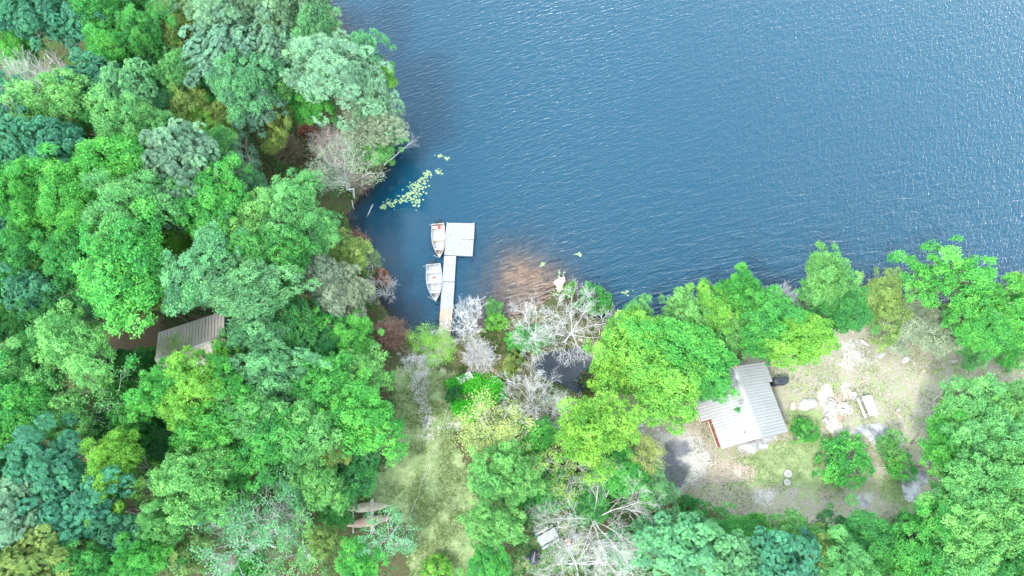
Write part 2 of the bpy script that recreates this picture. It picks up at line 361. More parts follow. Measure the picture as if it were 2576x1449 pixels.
def leaf_mesh(name, C, N, L, Wd, tone, D=None, r=None):
    r = r or rng; k = len(C)
    N = unit(N)
    if D is None: D = r.normal(size=(k, 3))
    D = unit(D - (D * N).sum(1)[:, None] * N); T = np.cross(N, D)
    L = np.asarray(L).reshape(-1, 1); Wd = np.asarray(Wd).reshape(-1, 1)
    up = N * (Wd * .22)
    V = np.stack([C - D * L * .5, C + T * Wd * .5 + up, C + D * L * .5, C - T * Wd * .5 + up], 1).reshape(-1, 3)
    Q = np.arange(4 * k).reshape(k, 4)
    return fast_mesh(name, V, Q, LEAF, False, {'tone': np.repeat(np.clip(tone, 0, 1), 4)})

def fib(k, r, zmin):
    i = np.arange(k) + .5; z = 1 - (1 - zmin) * i / k; t = i * 2.39996 + r.random() * 6.28
    s = np.sqrt(np.maximum(1 - z * z, 0)); return np.stack([s * np.cos(t), s * np.sin(t), z], 1)

def tubes(name, chains, material, sides=None):
    """chains: list of (points (k,3), radii (k,)). One mesh of tapered tubes."""
    Vs, Qs, base = [], [], 0
    for P, R in chains:
        P = np.asarray(P, float); R = np.asarray(R, float); k = len(P); n = 6 if R[0] > .07 else (4 if R[0] > .025 else 3)
        d = np.gradient(P, axis=0); d = unit(d); ref = np.array([0., 0, 1]) if abs(d[0, 2]) < .85 else np.array([1., 0, 0])
        a = unit(np.cross(d, ref)); b = np.cross(d, a); t = np.arange(n) * 2 * np.pi / n
        ring = P[:, None] + (a[:, None] * np.cos(t)[None, :, None] + b[:, None] * np.sin(t)[None, :, None]) * R[:, None, None]
        Vs.append(ring.reshape(-1, 3)); i, j = np.meshgrid(np.arange(k - 1), np.arange(n), indexing='ij'); j2 = (j + 1) % n
        Qs.append(np.stack([i * n + j, i * n + j2, (i + 1) * n + j2, (i + 1) * n + j], -1).reshape(-1, 4) + base); base += k * n
    return fast_mesh(name, np.concatenate(Vs), np.concatenate(Qs), material, True)

def limb(p, q, r0, r1, r, k=6, wob=.08, sag=0.0):
    p, q = np.asarray(p, float), np.asarray(q, float); t = np.linspace(0, 1, k)[:, None]; L = np.linalg.norm(q - p)
    P = p + (q - p) * t + r.normal(size=(k, 3)) * wob * L * np.sin(np.pi * t) * .5
    P[:, 2] += np.sin(np.pi * t[:, 0]) * sag * L
    return P, r0 + (r1 - r0) * t[:, 0] ** .8

def fronds(r, p, d, L, rad, levels, chains, tips, kids=(5, 6, 5), spread=.75, up=.25, k=5, lmul=.55):
    """Recursive bare branching."""
    d = np.asarray(d, float) / np.linalg.norm(d); P = [np.asarray(p, float)]; dd = d.copy()
    for _ in range(k - 1):
        dd = dd + r.normal(size=3) * .09; dd[2] += up * .10; dd /= np.linalg.norm(dd); P.append(P[-1] + dd * L / (k - 1))
    P = np.array(P); R = np.linspace(rad, max(rad * .35, .008), k); chains.append((P, R))
    if levels == 0: tips.append((P[-1], dd)); return
    nk = kids[-levels] if levels <= len(kids) else kids[0]
    for j in range(nk):
        t = .28 + .72 * (j + r.random() * .7) / nk; t = min(t, 1.0); i = min(int(t * (k - 1)), k - 2); f = t * (k - 1) - i
        q = P[i] * (1 - f) + P[i + 1] * f; ax = unit((P[i + 1] - P[i])[None])[0]
        s = r.normal(size=3); s -= s.dot(ax) * ax; s /= max(np.linalg.norm(s), 1e-6)
        nd = ax * (1 - spread * .45) + s * spread * (.6 + .5 * r.random()); nd[2] += up * .5
        fronds(r, q, nd, L * lmul * (1.15 - .5 * t) * (.75 + .5 * r.random()), max(rad * .45 * (1.1 - .4 * t), .0085), levels - 1, chains, tips, kids, spread, up, max(3, k - 1), lmul)

def proto_lobed(seed, R=4.2, ht=11., ratio=.75, nl=46, leaf=.20, density=1.0, ragged=.25, rosette=False, plume=False):
    """Broadleaf crown: lobes of tufts of leaves round real limbs. Returns (crown mesh, trunk mesh, R, height)."""
    r = np.random.default_rng(seed); cz = ht - R * ratio
    u = fib(nl, r, -.12); ang = np.arctan2(u[:, 1], u[:, 0]); ph = r.random(4) * 6.28
    out = 1 + ragged * (.5 * np.sin(2 * ang + ph[0]) + .4 * np.sin(3 * ang + ph[1]) + .35 * np.sin(5 * ang + ph[2])) * (1 - .4 * np.abs(u[:, 2]))
    rad = R * (.66 + .34 * r.random(nl)) * out * np.where(r.random(nl) < .22, .72, 1) * np.where(r.random(nl) < .16, 1.22, 1)
    LC = u * rad[:, None] * np.array([1, 1, ratio]); LC[:, 2] += r.normal(size=nl) * .09 * R
    lr = R * (.11 + .13 * r.random(nl) ** 1.5)
    inner = r.normal(size=(nl // 3, 3)) * R * .33 * np.array([1, 1, ratio]); LC = np.concatenate([LC, inner]); lr = np.concatenate([lr, np.full(len(inner), R * .2)])
    lt = r.normal(size=len(LC)) * .17
    Cs, Ns, Ds, Ls, Ws, Ts = [], [], [], [], [], []
    for c, q, tt in zip(LC, lr, lt):
        nt = int(34 * density * (q / .85) ** 2) + 4
        o = unit((c * np.array([1, 1, 1.2]))[None])[0] * .55 + np.array([0, 0, .65])
        d = unit(r.normal(size=(nt * 3, 3))); d = d[(d @ o) > -.15][:nt]
        T0 = c + d * q * (.75 + .35 * r.random((len(d), 1))) * np.array([1, 1, .8])
        if rosette:
            k = 9; th = (np.arange(k) * 6.283 / k)[None] + r.random((len(d), 1)) * 6
            ax = unit(d + np.array([0, 0, .8]) + r.normal(size=d.shape) * .25); a = unit(np.cross(ax, r.normal(size=d.shape))); b = np.cross(ax, a)
            ln = leaf * 1.5 * (.75 + .5 * r.random((len(d), k)))
            dirs = a[:, None] * np.cos(th)[..., None] + b[:, None] * np.sin(th)[..., None] + ax[:, None] * (.15 + .35 * r.random((len(d), k, 1)))
            dirs = unit(dirs); C = T0[:, None] + dirs * ln[..., None] * .55
            N = unit(np.cross(dirs, np.cross(np.broadcast_to(ax[:, None], dirs.shape), dirs))) + r.normal(size=dirs.shape) * .15
            Cs.append(C.reshape(-1, 3)); Ns.append(N.reshape(-1, 3)); Ds.append(dirs.reshape(-1, 3)); Ls.append(ln.ravel()); Ws.append(ln.ravel() * .42)
        elif plume:
            k = 16; ax = unit(d * np.array([1, 1, .3]) + np.array([0, 0, .55]))
            dirs = unit(ax[:, None] * .9 + r.normal(size=(len(d), k, 3)) * .5); ln = leaf * 1.7 * (.7 + .6 * r.random((len(d), k)))
            C = T0[:, None] + dirs * ln[..., None] * .5 + r.normal(size=dirs.shape) * .06
            N = r.normal(size=dirs.shape) + np.array([0, 0, 1.2])
            Cs.append(C.reshape(-1, 3)); Ns.append(N.reshape(-1, 3)); Ds.append(dirs.reshape(-1, 3)); Ls.append(ln.ravel()); Ws.append(ln.ravel() * .16)
        else:
            k = 10; C = T0[:, None] + r.normal(size=(len(d), k, 3)) * leaf * .75
            N = d[:, None] * .5 + np.array([0, 0, .55]) + r.normal(size=(len(d), k, 3)) * .55
            ln = leaf * (.7 + .6 * r.random((len(d), k)))
            Cs.append(C.reshape(-1, 3)); Ns.append(N.reshape(-1, 3)); Ds.append(r.normal(size=(len(d) * k, 3))); Ls.append(ln.ravel()); Ws.append(ln.ravel() * .78)
        m = len(Cs[-1]); kk = m // max(len(d), 1)
        Ts.append(np.clip(.45 + tt + np.repeat(r.normal(size=len(d)) * .14, kk) + r.normal(size=m) * .19, 0, 1))
    C = np.concatenate(Cs); C[:, 2] += cz
    crown = leaf_mesh('crown', C, np.concatenate(Ns), np.concatenate(Ls), np.concatenate(Ws), np.concatenate(Ts), np.concatenate(Ds), r)
    ch = [limb((0, 0, -.4), (r.normal() * .2, r.normal() * .2, cz), R * .055, R * .03, r, 7, .05)]
    for i in r.permutation(nl)[:22]:
        s = np.array([0, 0, cz * (.45 + .45 * r.random())]); e = LC[i] * .92 + np.array([0, 0, cz]); P, rr = limb(s, e, R * .022, .025, r, 6, .12, .08); ch.append((P, rr))
        for _ in range(3):
            j = r.integers(2, 5); ch.append(limb(P[j], P[j] + r.normal(size=3) * np.array([1, 1, .4]) * R * .25 + (e - s) * .15, .03, .01, r, 4, .15))
    return crown, tubes('trunk', ch, BARK), R, ht

def proto_sparse(seed, R=4.0, ht=12., leaf=.2, leaves=26, limbs=7, bark=None, lean=.6, tuft=.28):
    """Thin crown: bare limbs and twigs show between tufts at the twig tips."""
    r = np.random.default_rng(seed); ch, tips = [], []
    fork = ht * .42; P, rr = limb((0, 0, -.4), (r.normal() * .3, r.normal() * .3, fork), .17, .12, r, 6, .06); ch.append((P, rr))
    for j in range(limbs):
        a = 6.283 * j / limbs + r.random() * .6; d = np.array([math.cos(a) * lean, math.sin(a) * lean, .75 + .3 * r.random()])
        fronds(r, P[-1] - np.array([0, 0, fork * .25 * r.random()]), d, (ht - fork) * .72, .075, 2, ch, tips, (5, 5, 4), .8, .25, 6, .55)
    T = np.array([t[0] for t in tips]); D = np.array([t[1] for t in tips])
    sc = np.percentile(np.linalg.norm(T[:, :2], axis=1), 92) / R
    for i in range(len(ch)): ch[i][0][:, :2] /= sc
    T[:, :2] /= sc
    C = np.repeat(T, leaves, 0) + r.normal(size=(len(T) * leaves, 3)) * tuft; k = len(C)
    N = r.normal(size=(k, 3)) * .6 + np.array([0, 0, 1.])
    ln = leaf * (.65 + .6 * r.random(k)); tone = np.clip(.45 + np.repeat(r.normal(size=len(T)) * .15, leaves) + r.normal(size=k) * .15, 0, 1)
    keep = np.repeat(r.random(len(T)) < .85, leaves)
    crown = leaf_mesh('crown', C[keep], N[keep], ln[keep], ln[keep] * .7, tone[keep], None, r)
    return crown, tubes('trunk', ch, bark or GREYWOOD), R, max(ht, float(T[:, 2].max()))

def bare_tree(seed, R=3.5, ht=8., limbs=6, trunks=1, kids=(6, 6, 5), levels=3, material=None, lean=.7, fork=.35, thick=.14, up=.3, lmul=.60, bias=(0, 0)):
    r = np.random.default_rng(seed); main, fine, tips = [], [], []
    for t in range(trunks):
        o = np.array([r.normal() * .25, r.normal() * .25, 0]) * (trunks > 1); top = o + np.array([r.normal() * .35 + bias[0], r.normal() * .35 + bias[1], ht * fork])
        P, rr = limb(o - np.array([0, 0, .3]), top, thick, thick * .7, r, 6, .06); main.append((P, rr))
        for j in range(limbs):
            a = 6.283 * j / limbs + r.random() * .7; d = np.array([math.cos(a) * lean + bias[0] * .2, math.sin(a) * lean + bias[1] * .2, .5 + .5 * r.random()])
            sub = []; fronds(r, P[-1 - (j % 2)], d, ht * (1 - fork) * .8, thick * .45, levels, sub, tips, kids, .8, up, 6, lmul)
            main.append(sub[0]); fine += sub[1:]
    T = np.array([t[0] for t in tips]); sc = np.percentile(np.linalg.norm(T[:, :2] - T[:, :2].mean(0), axis=1), 95) / R
    for q in main + fine: q[0][:, :2] = q[0][:, :2] / sc
    return tubes('trunk', main, material or GREYWOOD), tubes('branch_spray', fine, material or GREYWOOD), R, ht

def twig_dome(seed, R=2.6, ht=3.0, n=90, material=None, leafy=0, leafcol=None):
    r = np.random.default_rng(seed); ch, tips = [], []
    for d in fib(n, r, .08):
        d = d + r.normal(size=3) * .12; fronds(r, np.array([r.normal() * .2, r.normal() * .2, .05]), d * np.array([1, 1, ht / R]), R * (.55 + .2 * r.random()), .03, 2, ch, tips, (5, 4), .7, .1, 5, .5)
    return tubes('branch_spray', ch, material or BROWNTWIG), tips, R, ht

P_ = {}
def family(key, builder, n): P_[key] = [builder(i) for i in range(n)]
family('maple', lambda i: proto_lobed(100 + i, 4.2, 12, .62, 84, .175, 1.25, .45), 5)
family('birch', lambda i: proto_lobed(140 + i, 3.8, 12, .68, 95, .145, 1.3, .5), 5)
family('oak', lambda i: proto_lobed(200 + i, 4.4, 13, .6, 74, .20, 1.0, .45, rosette=True), 4)
family('pine', lambda i: proto_lobed(260 + i, 4.2, 14, .8, 80, .20, .9, .6, plume=True), 3)
family('sparse', lambda i: proto_sparse(300 + i, 3.8, 12, .17, 28), 3)
family('yellow', lambda i: proto_sparse(340 + i, 3.6, 10, .16, 44, 9, tuft=.34), 2)
family('bush', lambda i: proto_lobed(400 + i, 1.9, 2.3, .8, 34, .13, 2.6, .35), 4)
family('spray', lambda i: proto_lobed(430 + i, 3.4, 9, .7, 30, .17, 1.4, .6), 2)

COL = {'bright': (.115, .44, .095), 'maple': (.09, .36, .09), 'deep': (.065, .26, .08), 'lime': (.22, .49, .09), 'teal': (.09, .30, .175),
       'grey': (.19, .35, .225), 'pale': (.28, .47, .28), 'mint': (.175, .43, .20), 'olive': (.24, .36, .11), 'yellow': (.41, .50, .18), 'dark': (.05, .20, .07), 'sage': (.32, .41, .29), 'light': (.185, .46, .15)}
used_tree = [0]; placed = []
def tree(fam, tone, u, v, r, h, label, name=None, cat='tree', group=None, dz=0.0):
    """(u, v): where the crown's middle stands on the survey sheet, r its radius there, h its height in metres."""
    i = used_tree[0]; used_tree[0] += 1; rr = np.random.default_rng(5000 + i)
    crown, trunk, R, H = P_[fam][i % len(P_[fam])]
    zc = h * .74; p = W(u, v, zc); base = gz(p.x, p.y); p = W(u, v, max(base, 0) + zc); base = max(gz(p.x, p.y), -.15); rad = metres(r, v, zc + base)
    o = empty(name or {'oak': 'oak_tree', 'pine': 'pine_tree', 'bush': 'bush'}.get(fam, 'leafy_tree'), (p.x, p.y, base + dz), rr.random() * 6.28, label, cat, group)
    s = rad / R * 1.07; q = .8 + .4 * rr.random(); o.scale = (s * q, s / q, h / H)
    placed.append((u, v, label)); link('trunk', trunk, o); c = link('crown', crown, o)
    k = COL[tone]; j = .92 + .16 * rr.random(); hj = 1 + .14 * (rr.random() - .5)
    c.color = (k[0] * j * hj, k[1] * j, k[2] * j / hj, 1)
    return o

def dead(u, v, r, h, label, seed, **kw):
    """(u, v): middle of the bare crown."""
    p = W(u, v, h * .62); p.z = gz(p.x, p.y); t, b, R, H = bare_tree(seed, 1.0 * metres(r, v, h * .6), h, **kw)
    o = empty('dead_tree', (p.x, p.y, max(p.z, -.2)), 0, label, 'dead tree', 'bare grey trees'); link('trunk', t, o); link('branch_spray', b, o); return o

def shrub(u, v, r, h, label, seed, material=None, name='dry_shrub', leaf=None, n=90):
    p = W(u, v, h * .5); p.z = max(gz(p.x, p.y), -.1); R = metres(r, v, h * .5); b, tips, _, _ = twig_dome(seed, R, h, n, material)
    o = empty(name, p, 0, label, 'shrub', 'dry twiggy shrubs'); link('branch_spray', b, o)
    if leaf:
        T = np.array([t[0] for t in tips]); rr = np.random.default_rng(seed); T = T[rr.random(len(T)) < leaf[1]]; T = np.repeat(T, 3, 0) + rr.normal(size=(3 * len(T), 3)) * .1
        c = link('crown', leaf_mesh('crown', T, rr.normal(size=T.shape) + np.array([0, 0, .7]), .13 + .1 * rr.random(len(T)), .1 + .04 * rr.random(len(T)), rr.random(len(T)), None, rr), o); c.color = (*leaf[0], 1)
    return o

# ------------------------------------------------------------------ trees
def grow(rows):
    for q in rows: tree(*q)
WOODS = 'trees of the wood on the west shore'
grow([
 # top-left corner of the wood
 ('oak', 'teal', 20, 20, 75, 13, 'teal oak in the very top corner of the wood'),
 ('oak', 'teal', 105, 45, 75, 13, 'broad blue-green oak above the bare silvery tree'),
 ('oak', 'teal', 205, 70, 62, 12, 'dusky teal oak beside the dark gap at the top edge'),
 ('maple', 'maple', 265, 25, 66, 13, 'fresh green maple on the top edge right of the teal oaks'),
 ('maple', 'deep', 345, 15, 55, 12, 'deep green maple on the top edge above a black hollow'),
 ('birch', 'maple', 375, 95, 52, 13, 'narrow tall mid-green tree above the dark hollow'),
 ('maple', 'bright', 285, 140, 52, 12, 'vivid green maple left of the dark hollow near the top'),
 ('birch', 'olive', 465, 70, 66, 11, 'olive twiggy tree near the top between hollow and pines'),
 ('birch', 'mint', 440, 20, 50, 12, 'small mint-green tree on the top edge above the olive one'),
 ('pine', 'pale', 570, 35, 78, 15, 'pale pine on the top edge left of the lakeside pines'),
 ('oak', 'grey', 570, 130, 84, 13, 'big grey-green oak below the pale pine at the top'),
 ('birch', 'light', 455, 195, 54, 11, 'light green young tree under the grey-green oak'),
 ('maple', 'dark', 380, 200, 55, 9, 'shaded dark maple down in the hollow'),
 ('birch', 'mint', 612, 235, 66, 13, 'round pale mint crown west of the big lakeside pine'),
 ('sparse', 'mint', 35, 205, 55, 11, 'thin feathery tree half behind the bare silvery tree'),
 ('oak', 'teal', 245, 215, 58, 12, 'teal oak right of the bare silvery tree'),
 ('oak', 'mint', 338, 240, 60, 13, 'round minty oak crown below the vivid maple'),
 ('birch', 'light', 160, 265, 74, 13, 'soft light green crown just below the bare silvery tree'),
 ('oak', 'teal', 45, 285, 62, 12, 'dark teal oak on the edge below the silvery tree'),
 ('birch', 'maple', 245, 295, 55, 11, 'small mid-green tree between minty oak and soft light crown'),
 ('birch', 'olive', 475, 265, 62, 9, 'olive low tree in the sunlit opening'),
 ('birch', 'olive', 560, 300, 55, 8, 'olive scrubby tree below the round mint crown'),
 ('maple', 'light', 330, 330, 82, 13, 'light green maple with bunched lobes above the grey oak'),
 ('maple', 'lime', 508, 318, 34, 8, 'small glowing lime tree in the opening'),
 ('maple', 'lime', 548, 350, 34, 8, 'second small lime tree beside the grey oak'),
 ('oak', 'grey', 465, 405, 84, 14, 'large silvery grey-green oak left of the lakeside scrub'),
 ('oak', 'teal', 55, 375, 76, 13, 'dark blue-green oak on the picture edge above the maples'),
 ('oak', 'teal', 160, 385, 66, 13, 'dark blue-green oak beside the bunched light maple'),
 ('oak', 'teal', 10, 470, 60, 12, 'teal oak cut by the edge, above the bright maples'),
 ('maple', 'bright', 120, 470, 70, 13, 'bright maple below the dark blue-green oaks'),
 ('maple', 'bright', 285, 430, 92, 14, 'broad bright maple left of the silvery oak'),
 ('sparse', 'grey', 590, 390, 60, 11, 'thin grey-green tree with bare twigs west of the dead scrub'),
 # lake side of the wood
 ('pine', 'pale', 690, 20, 72, 16, 'pale pine on the top edge next to the lakeside pine'),
 ('pine', 'pale', 775, 15, 66, 15, 'lakeside pine whose boughs reach over water at the top edge'),
 ('oak', 'grey', 690, 130, 66, 13, 'grey-green oak behind the lakeside birch'),
 ('oak', 'mint', 645, 195, 60, 12, 'minty oak between round mint crown and lakeside birch'),
 ('birch', 'mint', 795, 95, 60, 14, 'lakeside birch with upright pale crown near the top'),
 ('birch', 'light', 725, 215, 54, 10, 'light green tree tucked behind the big lakeside pine'),
 ('pine', 'pale', 845, 195, 96, 15, 'biggest lakeside pine, very pale and feathery'),
 ('pine', 'mint', 905, 165, 60, 13, 'pale pine bough tip leaning over the deep blue water'),
 ('birch', 'lime', 948, 205, 40, 11, 'yellowish small crown poking past the big pine over water'),
 ('pine', 'pale', 935, 250, 62, 12, 'pale pine leaning out furthest over the lake'),
 ('sparse', 'sage', 915, 315, 70, 11, 'grey thinning pine with bare limbs by the lake'),
 ('pine', 'sage', 945, 320, 58, 10, 'sage-green pine above the leaning dead branch'),
 ('birch', 'bright', 775, 265, 52, 8, 'bright low tree under the big lakeside pine'),
 ('birch', 'light', 945, 385, 42, 7, 'bright bushy tree at the waterline below the sage pine'),
 ('oak', 'grey', 650, 290, 50, 10, 'small grey-green oak beside the opening'),
 ('sparse', 'sage', 850, 410, 78, 11, 'half-dead tree with sparse pale leaves above the lily pads'),
 ('birch', 'olive', 690, 345, 40, 6, 'olive brushy sapling among brown scrub'),
 # middle of the wood
 ('maple', 'bright', 90, 545, 72, 13, 'bright maple near the edge under the teal oaks'),
 ('maple', 'bright', 200, 520, 82, 14, 'tall bright maple west of the largest maple'),
 ('maple', 'light', 340, 545, 96, 15, 'large light maple with many bunched lobes in mid wood'),
 ('oak', 'grey', 455, 530, 48, 13, 'small silvery oak between the large maple and lime-green tree'),
 ('oak', 'teal', 15, 560, 58, 12, 'teal oak cut by the edge beside bright maples'),
 ('birch', 'bright', 545, 525, 86, 13, 'lime-green spreading tree left of the shore tree'),
 ('maple', 'maple', 60, 650, 68, 13, 'green maple near the edge above the yellow-tipped one'),
 ('maple', 'lime', 8, 715, 44, 12, 'yellow-tipped maple cut by the edge'),
 ('maple', 'bright', 330, 690, 118, 15, 'largest bright maple, overhanging the brown ground by the deck'),
 ('maple', 'maple', 205, 660, 76, 13, 'green maple on the shaded side of the largest maple'),
 ('oak', 'teal', 95, 745, 55, 12, 'small teal oak above a black gap'),
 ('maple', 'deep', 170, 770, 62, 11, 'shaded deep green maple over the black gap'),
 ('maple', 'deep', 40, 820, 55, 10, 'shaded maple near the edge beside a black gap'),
 ('birch', 'light', 640, 590, 72, 12, 'light green tree behind the shore tree'),
 ('birch', 'mint', 525, 690, 88, 14, 'pale mint tree above the wooden deck'),
 ('birch', 'mint', 630, 740, 92, 14, 'pale mint tree right of the wooden deck'),
 ('birch', 'light', 735, 535, 76, 13, 'broad yellow-green shore tree west of the lily pads'),
 ('birch', 'light', 795, 590, 58, 11, 'yellow-green shore tree above the beached boat'),
 ('birch', 'maple', 700, 650, 76, 13, 'mid-green tree left of the beached boat'),
 ('birch', 'olive', 865, 640, 56, 6, 'olive shore tree below the beached boat'),
 ('pine', 'sage', 805, 705, 66, 9, 'silvery sage willow crown on the shore'),
 ('pine', 'sage', 860, 745, 70, 8, 'lower sage willow crown beside the fanned dead branches'),
 ('sparse', 'olive', 925, 650, 38, 5, 'thin yellowish sapling over the water above the fanned branches'),
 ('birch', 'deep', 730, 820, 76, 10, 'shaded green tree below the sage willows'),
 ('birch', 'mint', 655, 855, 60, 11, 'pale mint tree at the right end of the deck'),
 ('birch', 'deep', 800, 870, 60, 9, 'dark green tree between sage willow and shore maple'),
 ('birch', 'bright', 880, 855, 60, 9, 'bright tree left of the round brown shrub'),
 # around the deck
 ('birch', 'light', 195, 880, 88, 14, 'light crown on a leaning grey trunk left of the deck'),
 ('maple', 'maple', 110, 900, 60, 12, 'green maple below the black gap'),
 ('maple', 'light', 30, 935, 72, 13, 'light maple on the edge level with the deck'),
 ('bush', 'bright', 345, 905, 36, 3, 'bright bush on brown ground left of the deck'),
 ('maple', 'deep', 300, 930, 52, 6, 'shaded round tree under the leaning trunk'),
 ('maple', 'lime', 505, 985, 76, 13, 'sunny lime-tipped tree in front of the deck'),
 ('maple', 'bright', 430, 985, 66, 12, 'bright tree below the deck next to the dark hole'),
 ('sparse', 'lime', 436, 866, 34, 8, 'thin lime-leaved sapling growing up through the deck'),
 ('birch', 'bright', 590, 990, 70, 12, 'bright tree below the right end of the deck'),
 ('birch', 'mint', 690, 940, 72, 12, 'mint tree between deck and lawn'),
 ('sparse', 'mint', 740, 985, 66, 12, 'thin mint tree with showing twigs west of the lawn'),
 ('birch', 'bright', 830, 960, 70, 11, 'bright tree between mint trees and the lawn edge'),
 ('birch', 'light', 905, 960, 66, 10, 'light tree above the dark blue barrel'),
 ('birch', 'bright', 920, 1060, 84, 12, 'bright tree overhanging the west edge of the lawn'),
 # lower left
 ('maple', 'bright', 55, 1020, 82, 13, 'bright maple on the edge below the light maple'),
 ('sparse', 'light', 220, 1010, 100, 13, 'wide thin-leaved tree with twigs left of the dark hole'),
 ('birch', 'light', 170, 1050, 60, 11, 'light tree in the skirts of the thin-leaved tree'),
 ('maple', 'bright', 540, 1075, 76, 12, 'bright maple with drooping lobes right of the dark hole'),
 ('birch', 'light', 640, 1050, 70, 12, 'light tree between drooping maple and thin mint tree'),
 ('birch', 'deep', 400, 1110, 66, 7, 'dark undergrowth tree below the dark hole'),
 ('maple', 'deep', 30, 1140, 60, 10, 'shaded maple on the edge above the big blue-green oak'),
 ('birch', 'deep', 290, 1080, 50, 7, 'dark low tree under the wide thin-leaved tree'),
 ('oak', 'teal', 150, 1185, 96, 14, 'big blue-green oak of the lower wood'),
 ('oak', 'teal', 215, 1280, 84, 13, 'blue-green oak right below the big one'),
 ('oak', 'grey', 45, 1290, 92, 14, 'grey-teal oak on the lower edge of the wood'),
 ('maple', 'lime', 300, 1170, 62, 13, 'lime-tipped tree with reddish tufts and bare limbs, upper crown'),
 ('maple', 'lime', 285, 1275, 44, 11, 'small lime crown under the reddish-tufted tree'),
 ('sparse', 'lime', 345, 1215, 66, 13, 'open lime tree with showing grey limbs'),
 ('maple', 'light', 500, 1215, 84, 13, 'light maple below the drooping maple'),
 ('birch', 'maple', 600, 1170, 66, 11, 'mid-green tree right of the light maple'),
 ('birch', 'bright', 700, 1110, 76, 12, 'bright tree west of the lawn, below the thin mint tree'),
 ('birch', 'light', 790, 1090, 72, 12, 'light tree beside the one overhanging the lawn'),
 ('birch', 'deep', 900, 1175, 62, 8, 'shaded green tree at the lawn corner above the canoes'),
 ('birch', 'light', 810, 1205, 62, 10, 'pale green tree left of the shaded lawn-corner tree'),
 ('maple', 'light', 420, 1320, 50, 12, 'small light crown among the lower oaks'),
 ('oak', 'teal', 330, 1350, 62, 11, 'dusky oak in the shade below the open lime tree'),
 ('maple', 'bright', 375, 1405, 56, 12, 'bright crown on the bottom edge left of the white-limbed tree'),
 ('maple', 'maple', 245, 1425, 66, 12, 'green crown on the bottom edge below the dusky oak'),
 ('oak', 'olive', 110, 1400, 84, 13, 'olive-gold oak on the bottom edge'),
 ('oak', 'olive', 10, 1420, 66, 12, 'olive oak in the bottom corner'),
 ('sparse', 'mint', 560, 1370, 110, 13, 'wide pale white-limbed tree on the bottom edge'),
 ('sparse', 'mint', 680, 1290, 96, 12, 'white-limbed thin tree left of the canoes'),
 ('birch', 'maple', 840, 1270, 46, 6, 'low green tree at the left end of the canoes'),
 ('sparse', 'light', 730, 1400, 90, 11, 'thin tree with long grey boughs on the bottom edge'),
 ('sparse', 'mint', 970, 1350, 70, 9, 'thin mint tree below the canoes'),
 ('birch', 'bright', 905, 1425, 54, 8, 'bright low crown on the bottom edge below the mint tree'),
])
# saplings that fill the gaps of the west wood
_r = np.random.default_rng(99); taken = set()
for k, (u, v) in enumerate([(150, 60), (60, 130), (330, 90), (320, 180), (420, 150), (520, 200), (400, 270), (520, 250), (110, 330), (215, 345), (400, 460), (580, 450), (640, 480), (30, 420), (150, 600), (250, 600), (450, 620), (400, 760), (120, 690), (20, 780), (250, 760), (100, 830),
        (600, 660), (720, 720), (770, 650), (580, 900), (760, 920), (860, 900), (130, 970), (30, 1090), (340, 1060), (470, 1150), (660, 1120), (750, 1160), (860, 1130), (560, 1290), (620, 1240), (740, 1230), (480, 1400), (170, 1350), (640, 1440), (820, 1360), (310, 1000), (700, 300), (560, 370)]):
    tn = ['light', 'olive', 'maple', 'bright', 'lime', 'mint'][int(_r.integers(6))]
    near = min((q for q in placed if q[2] not in taken and 'sapling' not in q[2] and len(q[2].split()) < 13), key=lambda q: (q[0] - u) ** 2 + (q[1] - v) ** 2); taken.add(near[2])
    tree(['birch', 'maple', 'birch', 'spray'][k % 4], tn, u, v, 34 + 12 * _r.random(), 8 + 3 * _r.random(), 'sapling beside the ' + near[2], 'sapling', 'tree', 'understory saplings of the west wood')
